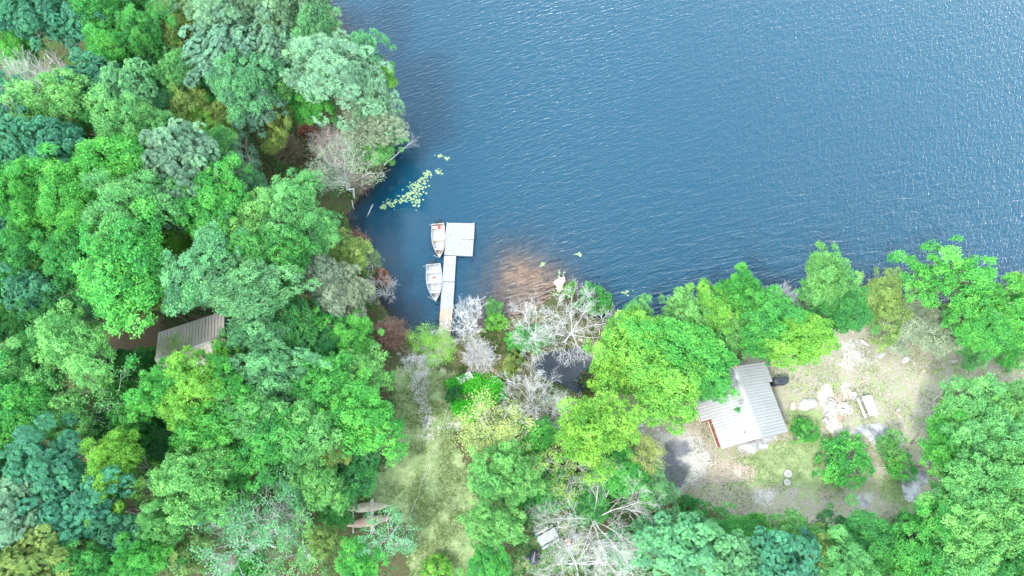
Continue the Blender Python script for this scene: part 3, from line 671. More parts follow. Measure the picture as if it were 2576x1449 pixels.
grow([
 # centre, between lawn and cabin
 ('yellow', 'lime', 1098, 858, 54, 4.5, 'feathery green sapling over the wooden walkway'),
 ('bush', 'deep', 1140, 985, 20, 1.6, 'dark-edged bush beside the vivid ground cover'),
 ('yellow', 'yellow', 1240, 1105, 92, 9, 'pale yellow tree right of the lawn'),
 ('birch', 'light', 1270, 1165, 52, 9, 'light green tree under the pale yellow tree'),
 ('birch', 'light', 1235, 1215, 48, 9, 'light green tree reaching over the lawn from the right'),
 ('birch', 'light', 1235, 1315, 56, 9, 'mint tree right of the lawn near the bottom'),
 ('birch', 'light', 1310, 1210, 50, 9, 'light green tree between yellow tree and the huge bare tree'),
 ('birch', 'bright', 1230, 1420, 56, 7, 'bright tree on the bottom edge right of the lawn'),
 ('bush', 'lime', 1100, 1440, 40, 2, 'lime bush at the bottom end of the lawn'),
 ('birch', 'lime', 1495, 1085, 90, 11, 'tall yellow-green tree below the pond'),
 ('sparse', 'olive', 1420, 1170, 84, 10, 'thin olive tree right of the pale yellow tree'),
 ('yellow', 'yellow', 1635, 1135, 46, 8, 'small yellow twiggy tree left of the grey ash patch'),
 ('birch', 'bright', 1560, 1180, 62, 6, 'bright tree above the huge bare tree'),
 ('birch', 'mint', 1655, 1240, 46, 5, 'soft greyish tree edging the ash patch'),
 ('birch', 'bright', 1350, 1105, 46, 7, 'bright low tree between yellow and yellow-green trees'),
 ('birch', 'maple', 1365, 1230, 60, 6, 'green low tree under the huge bare tree'),
 ('birch', 'maple', 1480, 1245, 60, 4.5, 'mid-green tree behind the boughs of the huge bare tree'),
 ('birch', 'mint', 1640, 1345, 50, 4, 'mint tree under the right boughs of the huge bare tree'),
 ('birch', 'mint', 1570, 1385, 42, 3.5, 'mint low tree left of the driveway end'),
 ('oak', 'mint', 1700, 1380, 76, 10, 'minty oak on the bottom edge right of the driveway end'),
 ('sparse', 'sage', 1400, 1010, 52, 6, 'thin sage sapling beside the white bare tree'),
 ('birch', 'maple', 1335, 850, 36, 2, 'low green shrub under the twin-trunk bare tree'),
 # lakeshore right of the dock
 ('maple', 'lime', 1600, 880, 90, 9, 'left half of the broad maple over the cabin corner, lime green'),
 ('maple', 'bright', 1700, 890, 96, 9.5, 'crown of the broad bright maple left of the cabin'),
 ('maple', 'lime', 1660, 965, 92, 9.5, 'lime maple crown touching the cabin roof'),
 ('maple', 'bright', 1768, 950, 62, 8, 'bright maple bough lying over the cabin roof'),
 ('maple', 'lime', 1555, 930, 62, 9, 'lime tree beside the pond'),
 ('birch', 'light', 1590, 810, 46, 8, 'light treetop against the lake above the broad maple'),
 ('birch', 'light', 1720, 800, 60, 8, 'light green lakeside tree above the broad maple'),
 ('maple', 'lime', 1800, 790, 56, 8, 'lime lakeside tree left of the one reaching over water'),
 ('maple', 'bright', 1860, 745, 54, 9, 'bright lakeside tree reaching over the water'),
 ('birch', 'light', 1825, 840, 56, 7, 'light tree behind the cabin'),
 ('maple', 'bright', 1945, 820, 76, 9, 'bright round tree above the covered grill'),
 ('maple', 'lime', 2008, 862, 68, 9, 'lime round tree right of the covered grill'),
 ('maple', 'bright', 1902, 862, 44, 8, 'bright tree over the top end of the cabin roof'),
 ('maple', 'light', 2075, 700, 56, 10, 'upright light tree standing out against the lake'),
 ('maple', 'light', 2050, 745, 42, 8, 'small light tree left of the upright one'),
 ('birch', 'maple', 2110, 790, 62, 7, 'dark green tree below the upright lakeside tree'),
 ('birch', 'olive', 2215, 765, 66, 5, 'yellowish round shrub tree on the shore'),
 ('birch', 'sage', 2310, 822, 74, 4, 'pale sage shrub tree right of the fallen trunk'),
 ('spray', 'bright', 2320, 715, 62, 9, 'spiky bright tree by the lake, left one'),
 ('spray', 'bright', 2410, 700, 76, 11, 'spiky bright tree by the lake with the longest sprays'),
 ('spray', 'bright', 2475, 755, 72, 9, 'spiky bright tree in the right lakeside thicket'),
 ('maple', 'bright', 2460, 822, 72, 7, 'dense green tree in the right lakeside thicket'),
 ('maple', 'bright', 2545, 815, 72, 7, 'dense green tree against the right edge by the lake'),
 ('spray', 'lime', 2570, 720, 42, 9, 'lime treetop cut by the right edge over the lake'),
 ('birch', 'light', 2440, 880, 42, 3, 'light low shrub tree where the thicket meets the clearing'),
 ('bush', 'bright', 2550, 900, 32, 2.5, 'bright bush at the right edge above the path'),
 # clearing
 ('bush', 'bright', 2030, 1082, 31, 1.6, 'small vivid bush right of the cabin'),
 ('bush', 'bright', 2125, 1155, 64, 3, 'large vivid bush in the middle of the clearing'),
 ('bush', 'bright', 2272, 1172, 32, 2.5, 'vivid bush beside the dark rock slab'),
 ('bush', 'light', 2250, 1120, 34, 3, 'light bush leaning over the dark rock slab'),
 ('bush', 'maple', 1745, 1290, 40, 2.5, 'dark bush at the lower edge of the clearing'),
 # lower right
 ('maple', 'light', 2440, 1050, 80, 9, 'light green round maple right of the picnic table'),
 ('maple', 'light', 2545, 1060, 82, 9, 'light green maple against the right edge'),
 ('maple', 'bright', 2375, 1095, 54, 8, 'bright maple edging the clearing below the picnic table'),
 ('maple', 'bright', 2380, 1160, 60, 8, 'bright maple below the dark rock slab'),
 ('maple', 'light', 2490, 1110, 76, 10, 'light maple above the small brown opening'),
 ('maple', 'light', 2440, 1245, 80, 11, 'light maple below the small brown opening'),
 ('maple', 'light', 2550, 1210, 80, 12, 'light tufted maple on the right edge below the opening'),
 ('maple', 'bright', 2360, 1315, 66, 10, 'bright maple at the bottom corner of the clearing'),
 ('maple', 'maple', 2290, 1340, 50, 7, 'green maple poking up into the bottom of the clearing'),
 ('birch', 'maple', 2190, 1372, 80, 8, 'broad green tree below the clearing'),
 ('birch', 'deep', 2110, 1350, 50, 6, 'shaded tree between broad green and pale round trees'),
 ('maple', 'light', 2010, 1362, 60, 8, 'light tree with upright tufts below the clearing'),
 ('maple', 'light', 2110, 1430, 76, 10, 'pale round tree on the bottom edge'),
 ('maple', 'olive', 2050, 1395, 44, 9, 'rust-tinged tree left of the pale round tree'),
 ('oak', 'teal', 1955, 1430, 80, 11, 'teal oak on the bottom edge'),
 ('oak', 'mint', 1845, 1420, 72, 10, 'minty oak left of the teal oak at the bottom'),
 ('birch', 'maple', 1830, 1345, 60, 6, 'green tree at the lower left of the clearing'),
 ('bush', 'bright', 1905, 1320, 34, 2.5, 'vivid bush on the lower clearing edge'),
 ('maple', 'light', 2420, 1345, 84, 12, 'light maple in the bottom right wood'),
 ('maple', 'light', 2530, 1330, 84, 12, 'light maple on the right edge near the bottom'),
 ('maple', 'bright', 2300, 1410, 76, 10, 'bright tree on the bottom edge right of the pale round tree'),
 ('maple', 'light', 2400, 1430, 72, 11, 'light crown on the bottom edge in the right wood'),
 ('maple', 'maple', 2510, 1430, 84, 11, 'green crown in the bottom right corner'),
 ('birch', 'mint', 1755, 1365, 56, 6, 'mint tree at the bottom right of the huge bare tree'),
 # shore bushes
 ('bush', 'lime', 1433, 728, 18, 1.2, 'tiny lime bush standing in the shallows by the pale rock'),
 ('bush', 'bright', 1500, 752, 40, 2.5, 'round bright bush on the shore below the pale rock'),
 ('bush', 'light', 1240, 770, 22, 1.2, 'small light bush in the shallows right of the dead dockside tree'),
 ('bush', 'lime', 1248, 808, 26, 1.2, 'lime bush on the shore right of the dead dockside tree'),
 ('bush', 'bright', 1300, 860, 28, 1.5, 'green bush on the marshy shore'),
 ('bush', 'olive', 1290, 915, 28, 1.5, 'olive bush on the marsh below the green one'),
])
# bare and dying trees
dead(100, 262, 108, 15, 'bare silvery tree high in the wood by the picture edge', 11, limbs=8, kids=(6, 5, 5), lean=.8, thick=.16)
dead(180, 262, 56, 14.5, 'smaller bare silvery tree right of its bigger neighbour', 12, limbs=6, kids=(5, 5, 4), lean=.6)
dead(855, 425, 66, 9, 'bare forked tree on the bank above the lily pads', 13, limbs=6, kids=(5, 5, 4), lean=.5)
dead(1185, 792, 64, 7.5, 'bare dockside tree right of the walkway', 14, limbs=7, kids=(6, 6, 5), fork=.3, lean=.55, thick=.11, material=PALETWIG)
dead(1345, 825, 78, 8.5, 'bare twin-trunk tree by the pond, slimmer trunk', 15, limbs=7, kids=(6, 6, 5), fork=.3, lean=.7, thick=.10, material=PALETWIG)
dead(1425, 825, 114, 9, 'bare twin-trunk tree by the pond, wide right crown', 16, limbs=8, kids=(6, 6, 5), fork=.3, lean=.8, thick=.11, bias=(.5, 0), material=PALETWIG)
dead(1348, 1005, 106, 8, 'white bare tree with dense twigs below the pond', 17, limbs=11, kids=(6, 6, 6), fork=.25, lean=.85, thick=.11, material=PALETWIG)
dead(1612, 1060, 60, 5, 'small bare tree left of the cabin', 18, limbs=7, kids=(5, 5, 4), fork=.2, lean=.7, thick=.09, material=PALETWIG)
dead(1495, 1300, 172, 10, 'huge bare tree with spreading white boughs near the bottom', 19, limbs=10, kids=(7, 6, 6), fork=.38, lean=1.2, thick=.14, up=.12)
dead(1440, 1420, 112, 8, 'bare tree on the bottom edge under the huge one', 20, limbs=9, kids=(6, 6, 5), fork=.4, lean=1.1, thick=.12, up=.1)
dead(640, 1375, 120, 11, 'bare white-limbed tree on the bottom edge left of the lawn', 21, limbs=9, kids=(6, 5, 5), fork=.3, lean=.9, thick=.15)
dead(745, 1285, 66, 10, 'bare fan of white branches above the bottom-edge tree', 22, limbs=7, kids=(5, 5, 4), fork=.3, lean=.6, thick=.10)
dead(962, 712, 50, 5, 'fanned dead branches over the water below the sage willows', 23, limbs=8, kids=(5, 5, 4), fork=.2, lean=.7, thick=.08)
dead(1992, 905, 40, 9, 'bare boughs in front of the lime tree by the grill', 24, limbs=5, kids=(4, 4, 3), fork=.5, lean=.9, thick=.07)
shrub(977, 838, 64, 3.2, 'round pinkish-brown bare shrub at the gravel beach', 31, BROWNTWIG, leaf=((.30, .17, .12), .35), n=110)
shrub(1205, 895, 62, 3.0, 'round whitish bare shrub beside the wooden walkway', 32, PALETWIG, n=130)
shrub(890, 600, 46, 2.4, 'brown bare shrub over the water by the beached boat', 33, BROWNTWIG, leaf=((.28, .15, .11), .3), n=70)
shrub(822, 355, 78, 5, 'grey-brown dead scrub below the big pine, tallest', 34, PALETWIG, leaf=((.33, .20, .14), .25), n=90)
shrub(725, 370, 66, 4, 'grey-brown dead scrub nearest the silvery oak', 35, BROWNTWIG, leaf=((.20, .20, .09), .3), n=80)
shrub(770, 320, 34, 4, 'rusty pink dead scrub at the foot of the big pine', 36, BROWNTWIG, leaf=((.42, .20, .13), .9), n=50)
shrub(905, 455, 46, 2.5, 'brown twiggy scrub on the bank left of the lily pads', 37, BROWNTWIG, n=70)
shrub(960, 690, 26, 2.5, 'russet dying shrub over the water above the fanned branches', 38, BROWNTWIG, leaf=((.40, .17, .09), .9), n=40)
shrub(1975, 747, 52, 1.6, 'pinkish dry reeds and twigs on the shore behind the cabin', 39, PALETWIG, n=90)
shrub(1480, 955, 34, 2.5, 'small dark twiggy shrub at the pond edge', 40, BROWNTWIG, leaf=((.05, .13, .04), .5), n=40)

# low growth on the forest floor and in the marsh
def scatter(name, polys, n, colr, label, size=.22, zmax=.5, seed=1, upz=1.0, avoid=()):
    r = np.random.default_rng(seed); out = []
    for pts, k in polys:
        P2 = np.array(sheet(pts, .4)); lo, hi = P2.min(0), P2.max(0); Q = lo + (hi - lo) * r.random((int(k * 3), 2))
        Q = Q[sdf(Q, P2) < 0][:k]; out.append(Q)
    Q = np.concatenate(out); g = ground_arr(Q); Q, g = Q[g > .02], g[g > .02]
    for av in avoid:
        m = sdf(Q, sheet(av, .4)) > -.5; Q, g = Q[m], g[m]
    cl = vnoise(Q[:, 0], Q[:, 1], 1.4); keep = r.random(len(Q)) < np.clip(cl * 2.2 - .45, .05, 1); Q, g, cl = Q[keep], g[keep], cl[keep]
    z = g + r.random(len(Q)) ** 1.5 * zmax * (.3 + cl)
    L = size * (.6 + .8 * r.random(len(Q)))
    me = leaf_mesh(name, np.stack([Q[:, 0], Q[:, 1], z], 1), r.normal(size=(len(Q), 3)) * .6 + np.array([0, 0, upz]), L, L * .6, np.clip(.45 + r.normal(size=len(Q)) * .2, 0, 1), None, r)
    o = link(name, me); o.color = (*colr, 1); return tag(o, label, None, None, 'stuff')
scatter('undergrowth', [([(-150, -100), (800, -100), (960, 400), (880, 560), (960, 800), (1000, 900), (990, 1130), (930, 1250), (1020, 1500), (-100, 1500)], 90000)], 0, (.08, .26, .07),
        'low dark green plants on the forest floor', .26, 1.2, 41, avoid=([(250, 800), (620, 790), (620, 960), (250, 960)],))
scatter('undergrowth', [([(2300, 1290), (2350, 980), (2700, 960), (2700, 1550), (1650, 1550), (1700, 1290), (1950, 1330)], 26000), ([(1180, 1090), (1640, 1100), (1650, 1250), (1650, 1500), (1200, 1500), (1220, 1300)], 22000), ([(2150, 760), (2620, 770), (2620, 900), (2420, 880), (2300, 840)], 9000)], 0, (.10, .28, .08),
        'low green plants under the lower trees', .22, .7, 42)
scatter('marsh_plants', [([(1150, 850), (1320, 800), (1480, 790), (1560, 960), (1500, 1030), (1300, 1060), (1150, 960)], 15000)], 0, (.09, .16, .04), 'olive and green marsh plants along the shore', .2, .5, 43)
scatter('ground_cover', [([(1122, 960), (1160, 945), (1230, 935), (1270, 965), (1275, 1000), (1220, 1030), (1190, 1060), (1160, 1075), (1135, 1030)], 16000)], 0, (.10, .56, .05), 'vivid green ground cover right of the lawn', .19, .45, 44)
scatter('grass', [(LAWN, 40000), (CLEAR, 36000)], 0, (.16, .23, .075), 'short patchy grass on the lawn and the clearing', .11, .10, 45)

# ------------------------------------------------------------------ dock
ALU = mat('white_aluminium', (.215, .225, .245), .5, .4, .0, nscale=2.5, c2=(.31, .32, .335))
ALU2 = mat('painted_hull', (.27, .285, .315), .45, .4, .0, nscale=4, c2=(.34, .35, .375))
GREYALU = mat('dull_aluminium', (.26, .26, .27), .5, .4, .1, nscale=4, c2=(.42, .41, .40))
TANWOOD = mat('tan_wood', (.27, .205, .16), .85, .2, nscale=5, c2=(.42, .345, .285))
OLDWOOD = mat('grey_boards', (.28, .29, .305), .85, .2, nscale=4, c2=(.44, .455, .475))
BROWNWOOD = mat('brown_boards', (.18, .10, .07), .85, .2, nscale=4, c2=(.34, .20, .14))
DARK = mat('black_plastic', (.015, .018, .022), .45, .4)
COVER = mat('black_cover', (.018, .024, .035), .55, .4, nscale=3, c2=(.04, .05, .065))
NAVY = mat('navy_plastic', (.012, .025, .07), .4, .5)
RED = mat('red_plastic', (.55, .05, .03), .45, .4)
ORANGE = mat('orange_plastic', (.62, .22, .10), .5, .3)
ROPE = mat('white_rope', (.42, .44, .42), .8, .2)
GREYROPE = mat('grey_rope', (.25, .27, .24), .9, .1)
FLOAT = mat('dock_float', (.05, .055, .08), .6, .3)

def frame(p, q):
    """angle of the local +Y axis that runs p -> q"""
    d = q - p; return math.atan2(-d.x, d.y)
def local(o, p):
    c, s = math.cos(-o.rotation_euler[2]), math.sin(-o.rotation_euler[2]); d = Vector(p) - o.location
    return Vector((d.x * c - d.y * s, d.x * s + d.y * c, d.z))

ZD = .42
def walkway(name, label, a, b, width, nb, board_name, m, z, side=True, legs=0):
    """Deck that runs a -> b with crosswise boards."""
    L = (Vector(b[:2]) - Vector(a[:2])).length; rz = frame(Vector((*a[:2], 0)), Vector((*b[:2], 0)))
    o = empty(name, (a[0], a[1], z), rz, label, 'dock')
    for s in (-1, 1): MB().box((s * (width / 2 - .03), L / 2, -.07), (.06, L, .14)).build('side_rail', m, o)
    bw = L / nb; me = MB().box((0, 0, 0), (width - .125, bw * .9, .035)).mesh('board', m)
    for i in range(nb): link(board_name, me, o, (0, bw * (i + .5), -.01 + .004 * (i % 3)), (0, 0, random.uniform(-.004, .004)))
    for k in range(legs):
        for s in (-1, 1): MB().tube([(s * (width / 2 - .1), L * (k + .5) / legs, -.14), (s * (width / 2 - .1), L * (k + .5) / legs, -1.3)], .04, 6).build('leg', m, o)
    return o

tl, tr, br, bl = S(1674.2, 833.4, ZD), S(1780.5, 837, ZD), S(1771.6, 960.1, ZD), S(1666, 956, ZD)
mid_l, mid_r = S(1672, 894.5, ZD), S(1776, 898.5, ZD)
def panel(label, a, b, c, d):
    """floating platform panel: a,b upper corners, d,c lower corners; boards run towards the lake"""
    wv = ((b - a).length + (c - d).length) / 2; L = ((a - d).length + (b - c).length) / 2
    low = (d + c) / 2; top = (a + b) / 2; o = empty('dock_platform', (low.x, low.y, ZD), frame(low, top), label, 'dock', 'floating dock platform panels')
    L -= .05; n = 20; bw = (wv - .16) / n
    me = MB().box((0, 0, 0), (bw * .86, L - .16, .035)).mesh('board', ALU)
    for i in range(n): link('board', me, o, (-wv / 2 + .08 + bw * (i + .5), L / 2, -.012))
    for s in (-1, 1):
        MB().box((s * (wv / 2 - .04), L / 2, -.09), (.08, L, .20)).build('side_rail', ALU, o)
        MB().box((0, L / 2 + s * (L / 2 - .04), -.09), (wv - .17, .08, .20)).build('end_rail', ALU, o)
        MB().box((s * (wv / 2 - .35), L / 2, -.36), (.5, L - .3, .33)).build('float', FLOAT, o)
    return o, wv, L
p1, pw1, pl1 = panel('outer white dock panel, farther from the shore', tl, tr, mid_r, mid_l)
for sx in (-1, 1):
    MB().box((sx * (pw1 / 2 - .09), pl1 - .06, .075), (.18, .15, .09)).build('corner_bracket', ALU, p1)
p2, pw2, pl2 = panel('inner white dock panel next to the walkway', mid_l, mid_r, br, bl)
for sx in (-1, 1):
    MB().box((sx * (pw2 / 2 - .09), .06, .075), (.18, .15, .09)).build('corner_bracket', ALU, p2)
wk_top = (S(1666.5, 958.5, ZD) + S(1709.3, 960.5, ZD)) / 2; wk_mid = (S(1660, 1056.5, ZD) + S(1703, 1057.5, ZD)) / 2; wk_bot = (S(1651.5, 1157.7, ZD) + S(1697, 1158.7, ZD)) / 2
walkway('dock_walkway', 'upper white walkway section joining the dock panels', wk_mid + (wk_top - wk_mid) * .01, wk_top, 1.42, 18, 'board', ALU, ZD - .03, legs=1)
walkway('dock_walkway', 'lower white walkway section beside the second boat', wk_bot, wk_mid + (wk_bot - wk_mid) * .01, 1.46, 18, 'board', ALU, ZD - .03, legs=1)
wd_bot = (S(1648.5, 1205, .4) + S(1692, 1205, .4)) / 2; wd_end = S(1661, 1336, .45)
walkway('wooden_walkway', 'tan wooden walkway section between white walkway and sapling', wd_bot, wk_bot + (wd_bot - wk_bot) * .01, 1.42, 12, 'board', TANWOOD, ZD - .05, legs=1)
walkway('wooden_walkway', 'wooden walkway section running under the sapling to the beach', wd_end, wd_bot + (wd_end - wd_bot) * .01, 1.32, 26, 'board', TANWOOD, ZD - .02, legs=2)

# ------------------------------------------------------------------ boats
def boat(name, label, stern, bow, beam, hullm, seatm, seats, motor=True, z=0.0, depth=.52, group='open aluminium boats'):
    L = (bow - stern).length; o = empty(name, (stern.x, stern.y, z), frame(stern, bow), label, 'boat', group)
    def hb(t): return beam / 2 * (.86 + .14 * min(t / .35, 1)) if t < .35 else beam / 2 * max(1 - ((t - .35) / .65) ** 2.3, .0)
    def rim(t): return depth * (.92 + .32 * t * t)
    ts = [0, .08, .18, .3, .42, .54, .65, .75, .84, .91, .96, 1.0]
    def rings(inset, floor):
        R = []
        for t in ts:
            b = max(hb(t) - inset, .012); zr = rim(t); zb = floor + max(0, (t - .72) / .28) ** 2 * depth * .75
            y = t * L * (1 if not inset else .985) + (.03 if inset and t == 0 else 0)
            R.append([(-b, y, zr), (-b * .93, y, zr * .55 + zb * .45), (-b * .72, y, zb), (0, y, zb - (.05 if not inset else .015)), (b * .72, y, zb), (b * .93, y, zr * .55 + zb * .45), (b, y, zr)])
        return R
    ro = rings(0, -.12); ri = rings(.035, .06)
    h = MB(); h.loft(ro); h.add(ro[0], [tuple(range(7))]); h.build('hull', hullm, o, True)
    i = MB(); i.loft([r[::-1] for r in ri]); i.build('inner_hull', hullm, o, True)
    edge = [ro[k][0] for k in range(len(ts))] + [ro[k][6] for k in range(len(ts) - 1, -1, -1)]
    MB().tube([Vector(p) + Vector((0, 0, .01)) for p in edge], .032, 6).build('gunwale', hullm, o, True)
    MB().box((0, .02, rim(0) - .12), (beam * .84, .06, depth * .62)).box((-beam * .37, .05, rim(0) + .01), (.13, .16, .04)).box((beam * .37, .05, rim(0) + .01), (.13, .16, .04)).build('transom', hullm, o)
    for (t, wd, m) in seats:
        b = hb(t) * 1.82; MB().box((0, t * L, rim(t) * .68), (b, wd, .05)).box((0, t * L - wd * .42, rim(t) * .36), (b * .8, .03, rim(t) * .55)).build('bench', m, o)
    for t in (.24, .5, .68):
        b = hb(t) * 1.35; MB().box((0, t * L + .12, .085), (b, .03, .02)).build('floor_rib', hullm, o)
    MB().add([(-hb(.9), .9 * L, rim(.9) - .02), (hb(.9), .9 * L, rim(.9) - .02), (0, L * .99, rim(1) - .01)], [(0, 1, 2)]).build('bow_deck', hullm, o)
    if motor:
        m = empty('outboard_motor', (0, 0, 0)); m.parent = o; m.location = (.03 * L, 0, 0)
        rg = []
        for (yy, w, z0, z1) in ((-.46, .08, rim(0) + .12, rim(0) + .26), (-.40, .13, rim(0) + .06, rim(0) + .34), (-.2, .14, rim(0) + .05, rim(0) + .38), (-.03, .10, rim(0) + .08, rim(0) + .30)):
            rg.append([(-w, yy, z0), (w, yy, z0), (w, yy, z1 - .05), (w * .6, yy, z1), (-w * .6, yy, z1), (-w, yy, z1 - .05)])
        cw = MB(); cw.loft(rg, True, True); cw.build('cowl', DARK, m, True)
        MB().tube([(0, -.2, rim(0) + .1), (0, -.2, -.3)], .05, 6).build('shaft', DARK, m)
        MB().tube([(0, -.02, rim(0) + .2), (.03, .28, rim(0) + .24), (.06, .52, rim(0) + .22)], [.022, .02, .028], 6).build('tiller', DARK, m)
        MB().box((0, .0, rim(0) + .02), (.2, .12, .14)).build('clamp', GREYALU, m)
    return o, L, rim, hb
b1, L1, rim1, hb1 = boat('motorboat', 'dull aluminium motorboat with red fuel can moored beside the dock panels', S(1641.9, 839, .45), S(1648.6, 965, .6), 1.70, GREYALU, TANWOOD,
     [(.09, .34, mat('worn_seat', (.42, .33, .31), .8, .2, nscale=3, c2=(.58, .5, .47))), (.46, .24, TANWOOD), (.74, .24, mat('pinkish_seat', (.45, .33, .32), .8, .2))])
b2, L2, rim2, hb2 = boat('motorboat', 'white open motorboat with three white benches moored by the walkway', S(1625.2, 990.5, .45), S(1633.5, 1129.5, .6), 1.92, ALU2, ALU2, [(.19, .34, ALU2), (.47, .32, ALU2), (.74, .28, ALU2)])
b3, L3, rim3, hb3 = boat('rowboat', 'grey rowboat pulled under the shore trees', S(1262, 926, .5), S(1190, 902, .6), 1.35, GREYALU, GREYALU, [(.3, .22, GREYALU), (.6, .22, GREYALU)], motor=False, z=.12)

def thing_in(boat_o, name, label, cat, loc, build_fn):
    w = boat_o.matrix_basis @ Vector(loc); o = empty(name, w, boat_o.rotation_euler[2] + random.uniform(-.2, .2), label, cat); build_fn(o); return o
def can(o):
    MB().box((0, 0, .11), (.30, .40, .22), taper=.92).build('tank', RED, o); MB().tube([(0, -.1, .22), (0, -.1, .26)], .05, 8).build('cap', DARK, o); MB().tube([(-.1, .1, .22), (-.08, .1, .27), (.08, .1, .27), (.1, .1, .22)], .015, 5).build('handle', RED, o)
thing_in(b1, 'fuel_can', 'red fuel can at the stern of the dull boat', 'fuel can', (-.12, .46, .36), can)
def bag(o):
    MB().loft([[(math.cos(a) * q, math.sin(a) * q * 1.3, z) for a in np.linspace(0, 2 * math.pi, 9)[:-1]] for q, z in ((.14, 0), (.19, .07), (.15, .16), (.05, .19))], True, True).build('bag_body', ORANGE, o, True)
thing_in(b1, 'life_vest', 'orange bundle in the bow of the dull boat', 'life vest', (.05, L1 * .86, .18), bag)
def paddle(o, m=None):
    m = m or TANWOOD; MB().tube([(0, -.8, .02), (0, .45, .03)], .018, 6).build('shaft', m, o); MB().loft([[(-w, y, .02), (w, y, .02), (w, y, .04), (-w, y, .04)] for y, w in ((.42, .02), (.55, .07), (.85, .09), (.95, .04))], True, True).build('blade', m, o)
thing_in(b2, 'paddle', 'wooden paddle lying in the white boat', 'paddle', (.02, L2 * .60, .10), paddle)
def cloth(o): MB().loft([[(x, y, .03 + .03 * math.sin(5 * x + 3 * y)) for x in np.linspace(-.22, .22, 6)] for y in np.linspace(-.12, .12, 5)]).build('cloth', BROWNWOOD, o, True)
thing_in(b2, 'rag', 'brown rag on the floor between the white benches', 'rag', (.05, L2 * .33, .08), cloth)
for nm, lb, bo, a, q in (('mooring_rope', 'mooring rope at the stern of the dull boat', b1, (.75, .1, .5), (1.05, .02, .46)), ('mooring_rope', 'mooring rope at the bow of the dull boat', b1, (.05, L1, .66), (.72, L1 - .42, .46)),
                     ('mooring_rope', 'mooring rope at the stern of the white boat', b2, (.8, .05, .5), (1.22, .2, .44)), ('mooring_rope', 'mooring rope at the bow of the white boat', b2, (.05, L2 * .985, .66), (.85, L2 * .84, .44))):
    a, q = bo.matrix_basis @ Vector(a), bo.matrix_basis @ Vector(q); mdl = (a + q) / 2 - Vector((0, 0, .08))
    o = MB().tube([a, (a + mdl) / 2 - Vector((0, 0, .02)), mdl, (q + mdl) / 2 - Vector((0, 0, .02)), q], .018, 5).build(nm, ROPE); tag(o, lb, 'rope')

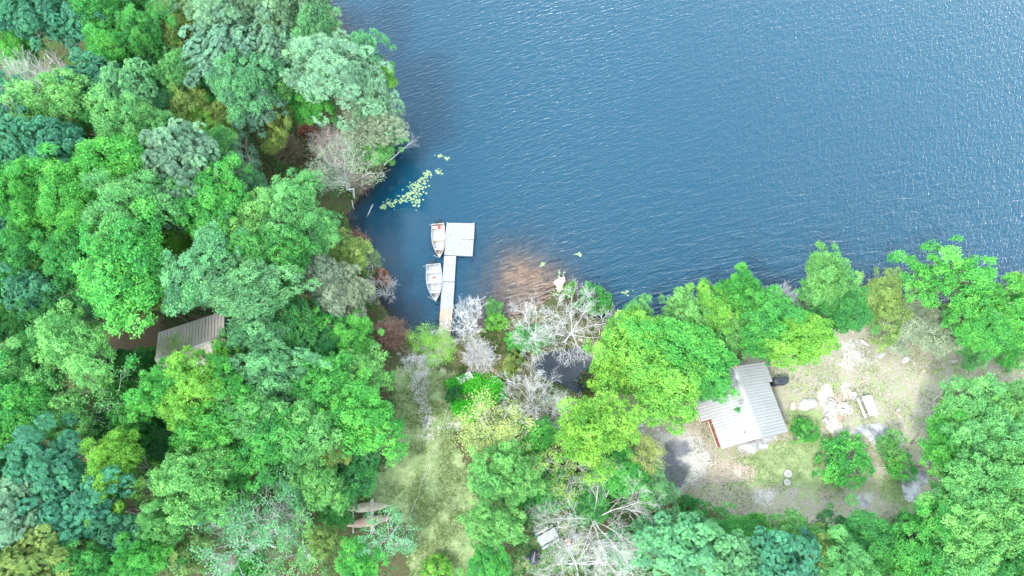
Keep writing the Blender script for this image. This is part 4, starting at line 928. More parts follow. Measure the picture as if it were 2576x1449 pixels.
# ------------------------------------------------------------------ cabins
def roof_metal(name, c, c2):
    return mat(name, c, .42, .5, .0, nscale=.7, c2=c2, lo=.3, hi=.7)
ROOF = roof_metal('pale_roof_metal', (.235, .235, .238), (.28, .28, .283)); ROOF2 = roof_metal('tan_roof_metal', (.36, .33, .31), (.46, .43, .405)); CAP = mat('ridge_metal', (.29, .29, .295), .45, .5)
SIDING = mat('red_brown_siding', (.24, .075, .05), .8, .2, nscale=3, c2=(.34, .13, .09)); WHITE = mat('white_trim', (.5, .49, .48), .6, .3); GLASS = mat('dark_glass', (.02, .025, .03), .1, .6); DARKWALL = mat('dark_siding', (.03, .045, .07), .7, .2)
ROOFDECK = mat('seam_shade', (.235, .235, .238), .8, .2)  # underlay seen through panel gaps; its tone imitates shading beside the ribs
def cabin(label, r0, r1, half, drop, eave, roofm, wallm, extl=None, extr=None, spacing=.31, over=.42):
    """r0, r1: ridge ends (world, r0 is the local y=0 end)."""
    L = (r1 - r0).length; g = gz((r0.x + r1.x) / 2, (r0.y + r1.y) / 2); o = empty('cabin', (r0.x, r0.y, g), frame(r0, r1), label, 'cabin')
    zr = eave + drop; sl = math.atan2(drop, half); sec = 1 / math.cos(sl)
    n = round(L / spacing); bw = L / n
    def pmesh(w): return MB().box((w * sec / 2, 0, 0), (w * sec, bw * .95, .03)).box((w * sec / 2, -bw / 2 + .045, .03), (w * sec, .03, .03)).mesh('roof_panel', roofm)
    base = {}
    for side, ext in ((-1, extl), (1, extr)):
        for i in range(n):
            y = bw * (i + .5); w = half + (ext[1] if ext and ext[0] < y < ext[2] else 0); key = round(w, 3)
            if key not in base: base[key] = pmesh(w)
            link('roof_panel', base[key], o, (0, y, zr), (0, sl, 0) if side > 0 else (0, sl, math.pi))
    for s in (-1, 1): MB().box((s * half / 2, L / 2, zr - drop / 2 - .028), (half * sec - .04, L - .04, .02), ry=s * sl).build('roof_deck', ROOFDECK, o)
    capm = MB()
    for s in (-1, 1): capm.box((s * .13, L / 2, zr + .045 - .13 * math.tan(sl) * .5), (.27, L + .04, .025), ry=s * sl)
    capm.build('ridge_cap', CAP, o)
    hw, y0, y1 = half - over, over, L - over; zt = eave + over * math.tan(sl) - .08
    for s in (-1, 1):
        ext = extl if s < 0 else extr
        x = s * hw; MB().box((x, L / 2, zt / 2), (.14, y1 - y0, zt)).build('wall', wallm, o)
        MB().box((x + s * .09, L / 2, .12), (.05, y1 - y0 + .1, .24)).build('base_trim', WHITE, o)
        w = MB().box((x + s * .075, L * .3, 1.45), (.03, 1.1, .9)).build('window', WHITE, o); MB().box((x + s * .085, L * .3, 1.45), (.03, .95, .75)).build('pane', GLASS, w)
        if ext:
            xe = s * (half + ext[1] - over); ya, yb = max(ext[0] + over * .4, y0), min(ext[2] - over * .4, y1); ze = eave - ext[1] * math.tan(sl) + over * math.tan(sl) - .1
            MB().box(((x + xe) / 2 + s * .02, (ya + yb) / 2, ze / 2), (abs(xe - x) - .12, yb - ya, ze)).build('wall', wallm, o)
            MB().box((xe + s * .01, (ya + yb) / 2, .12), (.06, yb - ya + .08, .24)).build('base_trim', WHITE, o)
    for y in (y0, y1):
        MB().add([(-hw + .08, y - .07, 0), (hw - .08, y - .07, 0), (hw - .08, y - .07, zt - .02), (0, y - .07, zr - .1), (-hw + .08, y - .07, zt - .02), (-hw + .08, y + .07, 0), (hw - .08, y + .07, 0), (hw - .08, y + .07, zt - .02), (0, y + .07, zr - .1), (-hw + .08, y + .07, zt - .02)],
                 [(0, 1, 2, 3, 4), (9, 8, 7, 6, 5), (0, 5, 6, 1), (1, 6, 7, 2), (2, 7, 8, 3), (3, 8, 9, 4), (4, 9, 5, 0)]).build('gable_wall', wallm, o)
    for y in (.03, L - .03):
        for s in (-1, 1): MB().box((s * half / 2, y, zr - drop / 2 - .09), (half * sec, .03, .16), ry=s * sl).build('fascia', WHITE, o)
    return o, L, zr, sl
gc = gz(*W(1905, 1020)[:2]); CE, CD = 2.35, 1.75; zr_ = gc + CE + CD; ze_ = gc + CE
c1, cl1, cz1, csl1 = cabin('cabin with pale grey standing-seam metal roof in the clearing', S(2854.6, 1641.6, zr_), S(2755.3, 1372.5, zr_), 3.62, CD, CE, ROOF, SIDING,
                           extl=(3.05, .95, 20), extr=(5.45, .5, 20))
MB().tube([(-1.25, .95, cz1 - 1.25 * math.tan(csl1)), (-1.25, .95, cz1 - 1.25 * math.tan(csl1) + .3)], .07, 8).build('vent_pipe', NAVY, c1)
MB().box((-1.25, .95, cz1 - 1.25 * math.tan(csl1) + .03), (.34, .34, .05), ry=-csl1).build('vent_flashing', WHITE, c1)
MB().tube([(0, cl1 - .12, cz1 - .1), (0, cl1 - .12, cz1 + .35)], .10, 8).tube([(0, cl1 - .12, cz1 + .35), (0, cl1 - .12, cz1 + .42)], .17, 8).build('chimney', BROWNWOOD, c1)
g2 = gz(*W(480, 870)[:2]); E2, D2 = 2.4, 2.0
c2_, cl2, cz2, csl2 = cabin('second cabin under a tan ribbed metal roof half hidden by trees', S(579, 1345.6, g2 + E2 + D2), S(838.8, 1259.7, g2 + E2 + D2), 3.75, D2, E2, ROOF2, DARKWALL, spacing=.34)

# ------------------------------------------------------------------ things in the clearing
def grill(label, p, rz, L=1.62, wd=.72, h=1.12):
    o = empty('covered_grill', p, rz, label, 'grill'); rg = []
    N = 28
    for zz, f in ((.12, 1.04), (.5, 1.0), (h - .14, .97), (h - .03, .9), (h, .6)):
        ring = []
        for k in range(N):
            a = 2 * math.pi * k / N; c, s = math.cos(a), math.sin(a); q = (abs(c) ** 6 + abs(s) ** 6) ** (-1 / 6)
            ring.append((c * q * L / 2 * f, s * q * wd / 2 * f, zz + (.07 * math.sin(7 * a) if zz < .3 else .02 * math.sin(3 * a))))
        rg.append(ring)
    m = MB(); m.loft(rg, True); m.add(rg[-1], [tuple(range(N))]); m.build('cover', COVER, o, True)
    MB().box((L * .12, 0, h + .03), (L * .55, wd * .6, .09), taper=.8).build('lid_bulge', COVER, o)
    MB().box((-L * .42, 0, h * .86), (.05, wd * 1.02, .05)).build('strap', DARK, o)
    for sx in (-1, 1):
        for sy in (-1, 1): MB().tube([(sx * L * .38, sy * wd * .34, 0), (sx * L * .38, sy * wd * .34, .3)], .03, 6).build('leg', DARK, o)
    return o
grill('black covered grill beside the cabin', G(2917, 1434), math.radians(8), 1.65, .78)

def picnic_table(label, p, rz, L=2.15, top_w=.80, gap=.17, bench=.27, m=None):
    m = m or OLDWOOD; o = empty('picnic_table', p, rz, label, 'picnic table', 'picnic tables')
    n = 5; bw = top_w / n; me = MB().box((0, 0, 0), (bw * .95, L, .04)).mesh('plank', m)
    for i in range(n): link('plank', me, o, (-top_w / 2 + bw * (i + .5), random.uniform(-.015, .015), .74 + random.uniform(0, .006)), (0, 0, random.uniform(-.004, .004)))
    bm_ = MB().box((0, 0, 0), (bench, L, .04)).mesh('bench', m)
    for s in (-1, 1): link('bench', bm_, o, (s * (top_w / 2 + gap + bench / 2), 0, .44))
    for y in (-L * .36, L * .36):
        MB().box((0, y, .40), (top_w + 2 * gap + 2 * bench, .045, .09)).build('cross_beam', m, o); MB().box((0, y, .69), (top_w * .9, .045, .07)).build('top_batten', m, o)
        for s in (-1, 1): MB().tube([(s * .22, y + .04, .68), (s * .62, y + .04, 0)], .05, 4).build('leg', m, o)
    return o
pt_a, pt_b = G(3232.6, 1492.8), G(3260.6, 1560.5)
picnic_table('weathered grey picnic table on the sunny clearing', ((pt_a + pt_b) / 2), frame(pt_b, pt_a))
pb = G(2052, 2014)
t2 = picnic_table('grey picnic table under the huge bare tree', pb, math.radians(-62), 2.0, .95, .14, .26, mat('slate_boards', (.24, .26, .29), .8, .2, nscale=4, c2=(.36, .38, .42)))
for k, (x, y) in enumerate(((-.72, -.5), (-.74, -.2), (-.70, .08), (-.73, .42))):
    q = t2.matrix_basis @ Vector((x, y, .46)); mm = MB(); mm.tube([(0, 0, 0), (0, 0, .1), (0, 0, .12)], [.07, .08, .05], 8)
    o = link('cup', mm.mesh('cup', mat('cream_plastic', (.62, .58, .40), .5, .3)), None, q); tag(o, 'cream cup on the shaded bench, ' + ['lowest', 'second from the lower end', 'third from the lower end', 'topmost'][k], 'cup', 'cups on the shaded bench')

def lawn_chair(label, p, rz, m=None, s=1.0):
    m = m or OLDWOOD; o = empty('wooden_chair', p, rz, label, 'chair', 'wooden chairs round the fire pit'); o.scale = (s, s, s)
    for i in range(5): MB().box((0, -.22 + i * .105, .36 - i * .03), (.52, .09, .025), rx=-.25).build('seat_slat', m, o)
    for i in range(5): MB().box((-.22 + i * .11, .42, .62), (.095, .025, .75 - .06 * abs(i - 2)), rx=-.42).build('back_slat', m, o)
    for sx in (-1, 1):
        MB().box((sx * .34, .05, .58), (.12, .72, .025)).build('armrest', m, o)
        for y in (-.26, .3): MB().box((sx * .31, y, .29), (.05, .06, .58)).build('leg', m, o)
    return o
lawn_chair('wooden chair left of the fire pit', G(3111, 1516), math.radians(60))
lawn_chair('slatted wooden chair above the fire pit', G(3167, 1487), math.radians(-20), mat('tan_slats', (.36, .30, .20), .85, .2, nscale=5, c2=(.55, .50, .40)))
lawn_chair('pale wooden chair next to the picnic table', G(3188, 1488), math.radians(-50), s=.8)
lawn_chair('greyish chair on the rock below the fire pit', G(3104, 1566), math.radians(125), mat('drab_slats', (.33, .29, .27), .85, .2, nscale=5, c2=(.50, .46, .43)))
lawn_chair('lowest wooden chair on the pale rock', G(3093, 1586), math.radians(120), mat('drab_boards', (.42, .38, .35), .85, .2, nscale=5, c2=(.58, .54, .50)))

# ------------------------------------------------------------------ stones and rocks
STONE = [mat('pale_stone', (.23, .225, .21), .9, .2, nscale=4, c2=(.40, .39, .37)), mat('warm_stone', (.31, .24, .18), .9, .2, nscale=4, c2=(.50, .43, .36)), mat('sunk_stone', (.26, .16, .10), .9, .2, nscale=2, c2=(.42, .28, .19))]
def rock_mesh(seed, material, flat=.55, sub=2):
    import bmesh
    bm = bmesh.new(); bmesh.ops.create_icosphere(bm, subdivisions=sub, radius=1); r = np.random.default_rng(seed); k = r.normal(size=(5, 3)) * 1.6; ph = r.random(5) * 6
    for v in bm.verts:
        q = np.array(v.co); d = 1 + sum(.13 * math.sin(k[i] @ q * 1.5 + ph[i]) for i in range(5)); v.co = Vector((q[0] * d, q[1] * d * .75, max(q[2], -.35) * d * flat))
    me = bpy.data.meshes.new('stone'); bm.to_mesh(me); bm.free(); me.materials.append(material); return me
RK = [[rock_mesh(60 + 7 * i + k, STONE[k]) for i in range(4)] for k in range(3)]
def stone(name, label, u, v, r, k=0, cat='stone', group=None, z=None, sq=1.0, rot=None):
    p = ground_at(u, v) if z is None else W(u, v, z); R = metres(r, v, p.z); i = int(u * 7 + v * 3) % 4
    o = link(name, RK[k][i], None, (p.x, p.y, p.z if z is None else z), (0, 0, (u * 13 + v * 7) % 6.28 if rot is None else rot), (R, R * sq, R * .7)); tag(o, label, cat, group); return o
def H(zx, zy): return 1932 + zx / 3, 603.75 + zy / 3
small = [(760, 570 + 120, 9), (830, 735, 8), (690, 910, 11), (870, 740, 7), (480, 800, 12), (485, 895, 11), (615, 850, 10), (560, 770, 10), (705, 965, 8), (720, 1035, 7), (760, 1040, 7), (850, 960, 8), (880, 985, 9), (915, 975, 10), (910, 1165, 11), (845, 1165, 8), (800, 1165, 7), (835, 1120, 9),
         (675, 1130, 7), (960, 1310, 11), (1045, 1245, 8), (1100, 930, 9), (1160, 925, 8), (1215, 920, 8), (1175, 985, 11), (1290, 905, 9), (1320, 945, 7), (1420, 915, 10), (1500, 935, 8), (750, 1000, 7), (600, 1010, 6), (560, 1000, 6), (520, 830, 8), (640, 700, 9), (810, 915, 8), (1740, 1000, 8), (1850, 1010, 8), (430, 990, 9), (990, 1330, 12), (820, 1330, 12), (1800, 1210, 8), (935, 915, 6), (450, 760, 7), (1010, 1000, 6), (1060, 1060, 6), (700, 1080, 6), (930, 1080, 5), (740, 1085, 6)]
for x, y, r in small: u, v = H(x, y); stone('stone', 'small pale stone lying on the sunny clearing', u, v, r * .36, 1 if (x + y) % 5 == 0 else 0, 'stone', 'small pale stones scattered over the clearing')
for x, y, r, lb in ((850, 870, 34, 'large whitish stone in the upper clearing, upright block'), (1035, 910, 34, 'large flat whitish stone in the upper clearing'), (725, 780, 30, 'whitish stone at the top of the clearing by the dark green tree'), (648, 800, 30, 'whitish stone left of its twin at the top of the clearing'), (985, 1280, 24, 'oval white stone right of the picnic table'), (1385, 915, 30, 'cracked white stone where the path leaves the clearing'), (370, 660, 34, 'pinkish stone between the lime tree and dark green tree'), (470, 770, 30, 'broken white stone at the left of the upper clearing')):
    u, v = H(x, y); stone('boulder', lb, u, v, r * .36, 0, 'stone', sq=.8)
stone('boulder', 'grey mottled boulder between the cabin and the fire pit', 2030, 1017, 25, 0, 'boulder', sq=1.0, rot=.1); stone('boulder', 'rusty orange boulder beside the mottled one', 1993, 1021, 13, 1, 'boulder')
stone('boulder', 'pale pinkish boulder half out of the water by the lime bush', 1407, 712, 17, 1, 'boulder', z=.02)
for x, y, r, lb in ((1295, 840, 6, 'pale stone on the marsh shore right of the bare dockside tree'), (1288, 846, 5, 'second pale stone on the marsh shore'), (1461, 781, 7, 'pinkish stone between the round bush and the bare tree'), (1296, 962, 7, 'round pale stone left of the white bare tree'), (1265, 800, 4, 'tiny pale stone at the marsh edge')):
    stone('stone', lb, x, y, r, 1, 'stone')
for x, y, r, lb in ((1027, 283, 10, 'brown sunken boulder just off the furthest-leaning pine'), (1010, 246, 7, 'small sunken boulder under the tip of the leaning pine'), (1063, 410, 9, 'sunken boulder between leaning branch and small lily drift'), (1106, 366, 7, 'small sunken boulder above the small lily drift'),
    (1078, 395, 8, 'sunken boulder left of the small lily drift'), (1010, 457, 13, 'orange-brown sunken boulder left of the lily pads'), (985, 475, 10, 'dim sunken boulder on the dark bank beside the lily pads'), (1186, 684, 13, 'wide sunken boulder right of the walkway'), (1058, 240, 8, 'faint sunken boulder furthest up the lake'),
    (1330, 610, 24, 'largest sunken boulder, right of the dock panels'), (1180, 500, 8, 'faint sunken boulder above the dock panels'), (1620, 735, 24, 'sunken boulder off the light treetop right of the bushes'), (1690, 740, 18, 'sunken boulder nearest the light lakeside tree'), (1230, 735, 12, 'sunken boulder above the small shallows bush'), (1290, 680, 18, 'sunken boulder in the middle of the brown shallows'), (1370, 700, 16, 'sunken boulder left of the pale pinkish boulder')):
    dz = gz(*W(x, y)[:2]); stone('sunken_boulder', lb, x, y, r, 2, 'boulder', 'brown boulders under the water', z=-.14 - metres(r, y, 0) * .42)

def outcrop(label, pts, hgt, material, seed, step=.28):
    P2 = np.array(sheet(pts, 1.6)); lo, hi = P2.min(0) - step, P2.max(0) + step; xs = np.arange(lo[0], hi[0], step); ys = np.arange(lo[1], hi[1], step); X, Y = np.meshgrid(xs, ys); Q = np.stack([X.ravel(), Y.ravel()], 1)
    d = sdf(Q, P2) + (vnoise(Q[:, 0], Q[:, 1], 1.1) - .5) * 1.1; r = np.random.default_rng(seed)
    z = ground_arr(Q) + np.clip(-d * .5, -.3, 1) * hgt * (.45 + .8 * vnoise(Q[:, 0] + 31, Q[:, 1], 1.9)) + np.round(vnoise(Q[:, 0], Q[:, 1] + 17, .9) * 4) / 4 * .16 + r.normal(size=len(Q)) * .015 - .1
    nx, ny = len(xs), len(ys); i, j = np.meshgrid(np.arange(nx - 1), np.arange(ny - 1)); a = (j * nx + i).ravel(); Fq = np.stack([a, a + 1, a + 1 + nx, a + nx], 1); Fq = Fq[(d[Fq] < .25).all(1)]
    used = np.unique(Fq); mp = np.full(len(Q), -1); mp[used] = np.arange(len(used))
    o = link('rock_outcrop', fast_mesh('rock_outcrop', np.stack([Q[used, 0], Q[used, 1], z[used]], 1), mp[Fq], material, False)); tag(o, label, 'rock', 'rock outcrops'); return o
PALEROCK = mat('pale_rock', (.27, .21, .16), .9, .2, nscale=.9, c2=(.42, .395, .365), bump=.5, bscale=4, lo=.36, hi=.56); GREYROCK = mat('grey_rock', (.15, .158, .175), .9, .2, nscale=.8, c2=(.42, .42, .43), bump=.6, bscale=4, lo=.38, hi=.64)
def H2(q): return [(1932 + a / 3, 966 + b / 3) for a, b in q]
outcrop('pale orange-streaked bedrock round the fire pit', H2([(345, 60), (400, 10), (520, 0), (600, 20), (610, 120), (640, 180), (570, 240), (560, 300), (650, 330), (660, 390), (560, 400), (480, 430), (420, 400), (400, 330), (430, 230), (420, 150)]), .3, PALEROCK, 1)
outcrop('dark grey rock slab below the picnic table', H2([(590, 270), (650, 330), (780, 340), (880, 310), (960, 340), (1010, 380), (1060, 470), (1000, 470), (960, 560), (890, 570), (800, 480), (700, 400), (640, 380)]), .55, GREYROCK, 2)
outcrop('grey and white rock at the right end of the lower clearing', H2([(960, 700), (1060, 660), (1150, 690), (1190, 740), (1120, 810), (1100, 900), (1040, 860), (990, 770)]), .5, GREYROCK, 3)
outcrop('speckled rock ledge along the lower end of the cabin', [(1842, 1122), (1880, 1102), (1945, 1090), (1955, 1105), (1920, 1125), (1880, 1140), (1855, 1150)], .35, GREYROCK, 4)
outcrop('small grey rock in the shade at the bottom of the clearing', H2([(640, 850), (680, 830), (760, 880), (740, 930), (690, 910)]), .35, GREYROCK, 5)
outcrop('bare pale ledge at the left of the lower clearing', [(1842, 1165), (1862, 1150), (1868, 1200), (1858, 1235)], .25, PALEROCK, 6)

# fire pit
fp = G(3159, 1535); o = empty('fire_pit', (fp.x, fp.y, fp.z + .12), 0, 'ring of pale stones with white ash in the middle of the bedrock', 'fire pit')
for k in range(13):
    a = 2 * math.pi * k / 13; link('ring_stone', RK[k % 2][k % 4], o, (math.cos(a) * .72, math.sin(a) * .62, .12), (0, 0, a * 2.3), (.2, .18, .2))
ash = MB(); ash.loft([[(math.cos(a) * q, math.sin(a) * q * .85, .10 + .08 * (1 - q) + .03 * math.sin(5 * a + q * 9)) for a in np.linspace(0, 2 * math.pi, 15)[:-1]] for q in (.58, .4, .2, .03)], True); ash.build('ash', mat('white_ash', (.62, .62, .64), .95, .1, nscale=6, c2=(.30, .30, .32)), o, True)
MB().tube([(-.3, .1, .24), (.25, -.05, .27)], .05, 6).build('log', DARK, o); MB().tube([(.05, .3, .24), (.1, -.3, .3)], .045, 6).build('log', GREYWOOD, o)

# fire bowl with lid lying beside it, under the bare tree
fb = G(2128, 2034); o = empty('fire_bowl', fb, 0, 'round fire bowl with rusty wood under the huge bare tree', 'fire bowl')
MB().loft([[(math.cos(a) * q, math.sin(a) * q, z) for a in np.linspace(0, 2 * math.pi, 17)[:-1]] for q, z in ((.25, .12), (.5, .28), (.56, .40), (.50, .39), (.42, .28))], True, True).build('bowl', DARK, o, True)
for k in range(4): MB().tube([(-.3 + .17 * k, -.3, .36), (-.22 + .15 * k, .3, .40)], .05, 6).build('log', mat('rusty_wood', (.48, .20, .12), .9, .1, nscale=5, c2=(.62, .45, .34)), o)
for k in range(3): a = k * 2.1; MB().tube([(math.cos(a) * .3, math.sin(a) * .3, .2), (math.cos(a) * .4, math.sin(a) * .4, 0)], .03, 5).build('leg', DARK, o)
lp = G(2143, 2028); o = empty('metal_dome', (lp.x + .45, lp.y + .35, lp.z + .05), 0, 'domed grey fire-bowl lid leaning beside the bowl', 'grill lid'); o.rotation_euler = (.5, .3, 0)
MB().loft([[(math.cos(a) * q, math.sin(a) * q, z) for a in np.linspace(0, 2 * math.pi, 17)[:-1]] for q, z in ((.50, .0), (.46, .10), (.30, .2), (.06, .24))], True, True).build('dome', mat('lid_metal', (.22, .23, .24), .5, .4), o, True); MB().tube([(-.08, 0, .24), (-.06, 0, .30), (.06, 0, .30), (.08, 0, .24)], .015, 5).build('handle', DARK, o)
# barrel smoker
bs = G(2000, 2088); o = empty('barrel_grill', bs, math.radians(-8), 'black barrel grill with side firebox at the bottom of the lawn', 'grill')
MB().tube([(0, -.72, .8), (0, .72, .8)], .30, 14).build('barrel', COVER, o, True); MB().tube([(-.5, -.35, .62), (-.5, .1, .62)], .24, 12).build('firebox', COVER, o, True)
MB().tube([(.05, .55, 1.0), (.05, .55, 1.6)], .06, 8).build('chimney', DARK, o); MB().tube([(.02, -.5, 1.13), (.06, .5, 1.13)], .03, 6).build('handle', TANWOOD, o); MB().box((.42, 0, .78), (.24, 1.2, .03)).build('shelf', DARK, o)
for sx in (-1, 1):
    for sy in (-1, 1): MB().tube([(sx * .2, sy * .55, .6), (sx * .28, sy * .6, 0)], .025, 5).build('leg', DARK, o)
# navy barrel by the lawn, red can in the wood
nb = G(1462, 1527); o = empty('barrel', nb, .3, 'dark navy barrel tucked under the trees at the lawn edge', 'barrel')
MB().tube([(0, 0, 0), (0, 0, .05), (0, 0, .45), (0, 0, .85), (0, 0, .92)], [.36, .40, .44, .40, .34], 16).build('body', NAVY, o, True); MB().tube([(0, 0, .92), (0, 0, .97)], [.35, .32], 16).build('lid', NAVY, o); MB().tube([(0, 0, .62), (0, 0, .66)], .445, 16).build('hoop', DARK, o)
rc = G(556, 1584); o = empty('jerry_can', rc, .6, 'small red jerry can on the dark forest floor', 'jerry can')
MB().box((0, 0, .3), (.55, .35, .6), taper=.9).build('tank', RED, o); MB().box((0, 0, .65), (.34, .05, .08)).build('handle', RED, o); MB().tube([(.2, 0, .58), (.26, 0, .72)], .05, 8).build('spout', DARK, o)
# well covers
for x, y, r, lb in ((2954, 1776, .42, 'upper round grey concrete cover on the lower clearing'), (2951, 1809, .36, 'lower round grey concrete cover on the clearing')):
    p = G(x, y); o = empty('well_cover', p, 0, lb, 'well cover'); MB().tube([(0, 0, -.1), (0, 0, .14), (0, 0, .17)], [r, r, r * .93], 20).build('slab', mat('old_concrete', (.26, .26, .24), .9, .2, nscale=5, c2=(.40, .40, .37)), o); MB().tube([(-.1, 0, .17), (-.08, 0, .23), (.08, 0, .23), (.1, 0, .17)], .015, 5).build('handle', DARK, o)
# canoes on a rack
TANCANOE = mat('tan_canoe', (.28, .24, .18), .6, .3, nscale=1.5, c2=(.38, .33, .26)); PINKCANOE = mat('faded_red_canoe', (.28, .17, .14), .6, .3, nscale=1.5, c2=(.36, .26, .21))
def canoe(label, p, rz, m, L=4.6, Wd=.92, z=.75):
    o = empty('canoe', (p.x, p.y, p.z + z), rz, label, 'canoe', 'overturned canoes'); R = []
    for t in np.linspace(0, 1, 15):
        s = (1 - abs(2 * t - 1) ** 2.4); b = max(Wd / 2 * s, .012); y = (t - .5) * L; sh = .10 * abs(2 * t - 1) ** 3
        R.append([(b * math.cos(a), y, -sh + (.36 * (s ** .35)) * math.sin(a) ** .7 if 0 < a < math.pi - 1e-6 else -sh) for a in np.linspace(0, math.pi, 11)])
    mm = MB(); mm.loft(R); mm.build('hull', m, o, True)
    for i in (0, 10): MB().tube([r[i] for r in R], .02, 5).build('gunwale', GREYWOOD, o)
    MB().tube([(0, R[k][5][1], R[k][5][2] + .005) for k in range(1, 14)], .014, 4).build('keel', m, o)
    return o
cp1, cp2 = W(1378 / 1.49068, 1903 / 1.49068, 1.0), W(1385 / 1.49068, 1956 / 1.49068, 1.0)
for p in (cp1, cp2): p.z = gz(p.x, p.y)
canoe('overturned tan canoe on the rack at the lawn edge', cp1, math.radians(94), TANCANOE); canoe('overturned faded red canoe below the tan one', cp2, math.radians(100), PINKCANOE)
ro_ = empty('canoe_rack', (cp1.x, cp1.y - .8, cp1.z), math.radians(4), 'grey pole rack that carries the two canoes', 'rack')
for x in (-1.35, .55, .70):
    MB().tube([(x, -1.6, .70), (x, 1.6, .70)], .04, 6).build('rail', GREYWOOD, ro_)
    if x < .6:
        for y in (-1.5, 0, 1.5): MB().tube([(x, y, 0), (x, y, .70)], .045, 6).build('post', GREYWOOD, ro_)
MB().tube([(.55, -1.9, 1.22), (.55, 1.5, 1.22)], .028, 6).build('strap_pole', GREYWOOD, ro_); MB().tube([(.70, -1.9, 1.22), (.70, 1.5, 1.22)], .028, 6).build('strap_pole', GREYWOOD, ro_)
# rope line over the lawn
ra, rb = G(1702, 1470), G(1536, 1946); o = empty('rope_line', (0, 0, 0), 0, 'white and grey rope running the length of the lawn', 'rope'); K = 46
pts = [ra.lerp(rb, k / K) + Vector((0, 0, .06)) + Vector((.05 * math.sin(k * .7), 0, 0)) for k in range(K + 1)]
for q in pts: q.z = gz(q.x, q.y) + .07
for k in range(K):
    c = pts[k].lerp(pts[k + 1], .62); MB().tube([pts[k], c], .03, 5).build('rope_segment', ROPE, o)
    MB().tube([c, pts[k + 1]], .016, 5).build('rope_segment', GREYROPE, o)
for k in (0, K): MB().tube([pts[k] - Vector((0, 0, .3)), pts[k] + Vector((0, 0, .25))], .03, 6).build('stake', GREYWOOD, o)
# small wooden bench near the walkway, log by the bush, pole in the clearing
pb_ = G(1745, 1420); o = empty('wooden_bench', pb_, math.radians(28), 'small grey wooden platform bench left of the vivid ground cover', 'bench')
for i in range(4): MB().box((0, -.33 + i * .22, .42), (1.7, .2, .04)).build('plank', OLDWOOD, o)
for sx in (-1, 1): MB().box((sx * .7, 0, .2), (.08, .8, .4)).build('leg', BROWNWOOD, o)
MB().box((-.1, .55, .45), (.07, .07, .9), rx=.15).build('post', DARK, o)
q = G(3008, 1637); o = empty('log', q, math.radians(18), 'grey split log lying against the small vivid bush', 'log'); MB().tube([(-.6, 0, .14), (-.2, .02, .16), (.3, 0, .15), (.62, -.03, .13)], [.13, .15, .14, .11], 8).build('trunk', GREYWOOD, o); MB().tube([(.1, 0, .25), (.2, .15, .38)], .03, 5).build('knot', GREYWOOD, o)
q0, q1 = G(3252, 1756), G(3440, 1750); o = empty('pole', (q0 + q1) / 2, 0, 'thin white pole lying between the vivid bushes', 'pole'); d = (q1 - q0) / 2; MB().tube([-d + Vector((0, 0, .12)), Vector((0, .04, .14)), d + Vector((0, 0, .16))], .03, 6).build('rod', WHITE, o); MB().tube([d * .97 + Vector((0, 0, .12)), d * 1.03 + Vector((0, 0, .2))], .045, 6).build('end_cap', DARK, o)

# fallen tree with its roots, leaning branch over the lake, drifting sticks
r_ = np.random.default_rng(77); fq = ground_at(2205, 818); o = empty('fallen_tree', fq, math.radians(24), 'fallen grey tree with torn roots at the top of the clearing', 'fallen tree')
ch, tp = [], []; link('trunk', tubes('trunk', [limb((0, 0, .35), (3.4, 0, .7), .26, .15, r_, 7, .05)], GREYWOOD), o)
for k in range(14): fronds(r_, (2.0 + .12 * k, 0, .6), (.7, r_.normal() * .8, .35 * r_.random()), 1.9, .05, 1, ch, tp, (5,), .7, .1, 5, .5)
link('branch_spray', tubes('branch_spray', ch, GREYWOOD), o); ch = []
for k in range(16): a = k * .4; fronds(r_, (.1, 0, .4), (-.35 - .3 * r_.random(), math.cos(a), math.sin(a) * .6 + .1), .75, .05, 1, ch, tp, (4,), .8, 0, 4, .5)
link('root_plate', tubes('root_plate', ch, mat('root_soil', (.26, .15, .10), .95, .1, nscale=3, c2=(.40, .28, .2))), o)
a, b_ = W(965, 412, .6), W(1050, 342, 1.6); o = empty('leaning_branch', (a.x, a.y, .3), 0, 'bare grey branch leaning out over the lake', 'branch'); d = np.array(b_ - a)
link('limb', tubes('limb', [limb((0, 0, 0), d * .8, .09, .045, r_, 7, .03)], GREYWOOD), o); ch = []
for k in range(9): fronds(r_, d * (.55 + .035 * k), d / np.linalg.norm(d) + r_.normal(size=3) * .5, 1.3, .03, 1, ch, tp, (4,), .8, 0, 4, .5)
link('branch_spray', tubes('branch_spray', ch, GREYWOOD), o)
for x0, y0, x1, y1, lb in ((922, 545, 938, 513, 'pale stick poking out of the water under the bank'), (880, 493, 890, 525, 'thick pale stump limb on the dark bank')):
    a, b_ = W(x0, y0, .05), W(x1, y1, .5); o = empty('stick', (a.x, a.y, 0), 0, lb, 'stick'); link('limb', tubes('limb', [limb((0, 0, -.1), tuple(b_ - a), .07, .04, r_, 5, .05)], PALETWIG), o); link('twig', tubes('twig', [limb(tuple((b_ - a) * .6), tuple((b_ - a) * .7 + Vector((.3, .2, .2))), .03, .012, r_, 4, .1)], PALETWIG), o)

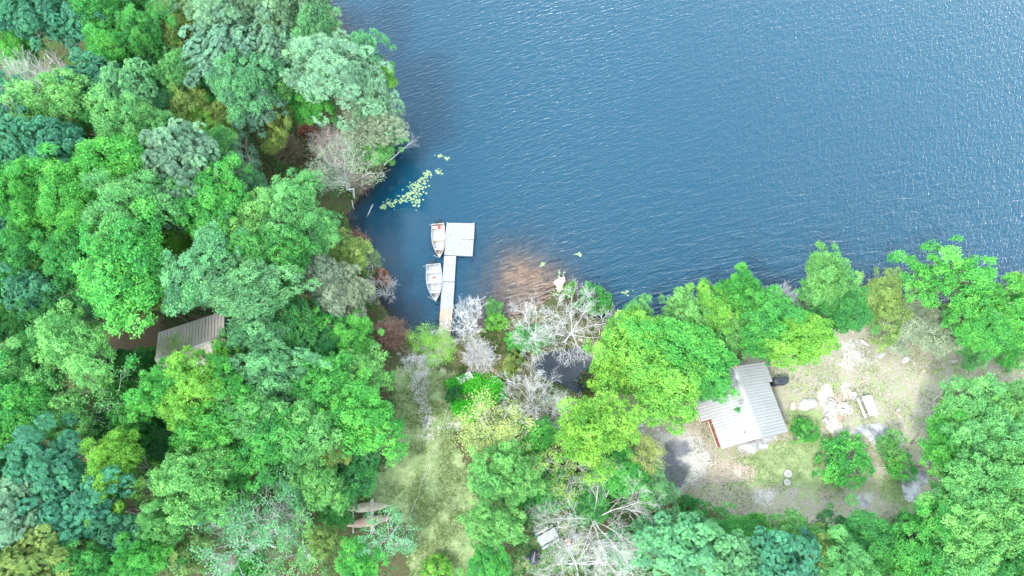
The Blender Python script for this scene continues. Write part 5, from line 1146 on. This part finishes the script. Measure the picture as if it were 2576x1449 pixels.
# lily pads
PAD = mat('lily_pad', (.16, .26, .12), .5, .4, nscale=3, c2=(.25, .33, .17))
def pads(label, spots, n, seed):
    r = np.random.default_rng(seed); m = MB()
    for k in range(n):
        u, v, ru, rv = spots[r.integers(len(spots))]; p = W(u + r.normal() * ru * .6, v + r.normal() * rv * .6, .006 + .004 * (k % 4)); R = .07 + .08 * r.random(); a0 = r.random() * 6.28
        vs = [(p.x, p.y, p.z)] + [(p.x + math.cos(a0 + t) * R, p.y + math.sin(a0 + t) * R * .93, p.z + .012 * r.random()) for t in np.linspace(.25, 6.03, 9)]
        m.add(vs, [(0, i, i + 1) for i in range(1, 9)])
    o = m.build('lily_pads', PAD); tag(o, label, None, None, 'stuff')
pads('floating lily pads spread off the dark bank', [(1065, 455, 14, 14), (1050, 470, 18, 14), (1035, 490, 16, 14), (1020, 500, 20, 10), (985, 512, 18, 8), (1048, 510, 8, 12), (1075, 440, 8, 8), (963, 522, 6, 5)], 300, 51)
pads('small drift of lily pads further out', [(1105, 393, 8, 4), (1125, 399, 6, 4), (1100, 432, 8, 8)], 46, 52)
pads('few stray lily pads in the shallows', [(1455, 640, 8, 4), (1365, 666, 6, 5), (1575, 735, 8, 6), (1410, 690, 8, 10), (1395, 740, 14, 8)], 60, 53)

# leaning trunks beside the second cabin
for (u0, v0, u1, v1, zt, lb, sd) in ((388, 952, 262, 886, 8.5, 'pale leaning trunk left of the second cabin', 5), (362, 1008, 276, 996, 7.5, 'pale leaning trunk below the dark hole', 6)):
    r_ = np.random.default_rng(sd); p = ground_at(u0, v0); q = W(u1, v1, zt); o = empty('leaning_tree', p, 0, lb, 'dead tree'); d = np.array(q - p); ch, tp = [], []
    link('trunk', tubes('trunk', [limb((0, 0, -.2), d, .17, .07, r_, 9, .05)], PALETWIG), o)
    for k in range(9): fronds(r_, d * (.5 + .055 * k), d / np.linalg.norm(d) + r_.normal(size=3) * .55, 1.9, .035, 2, ch, tp, (4, 4), .8, .1, 5, .55)
    link('branch_spray', tubes('branch_spray', ch, PALETWIG), o)
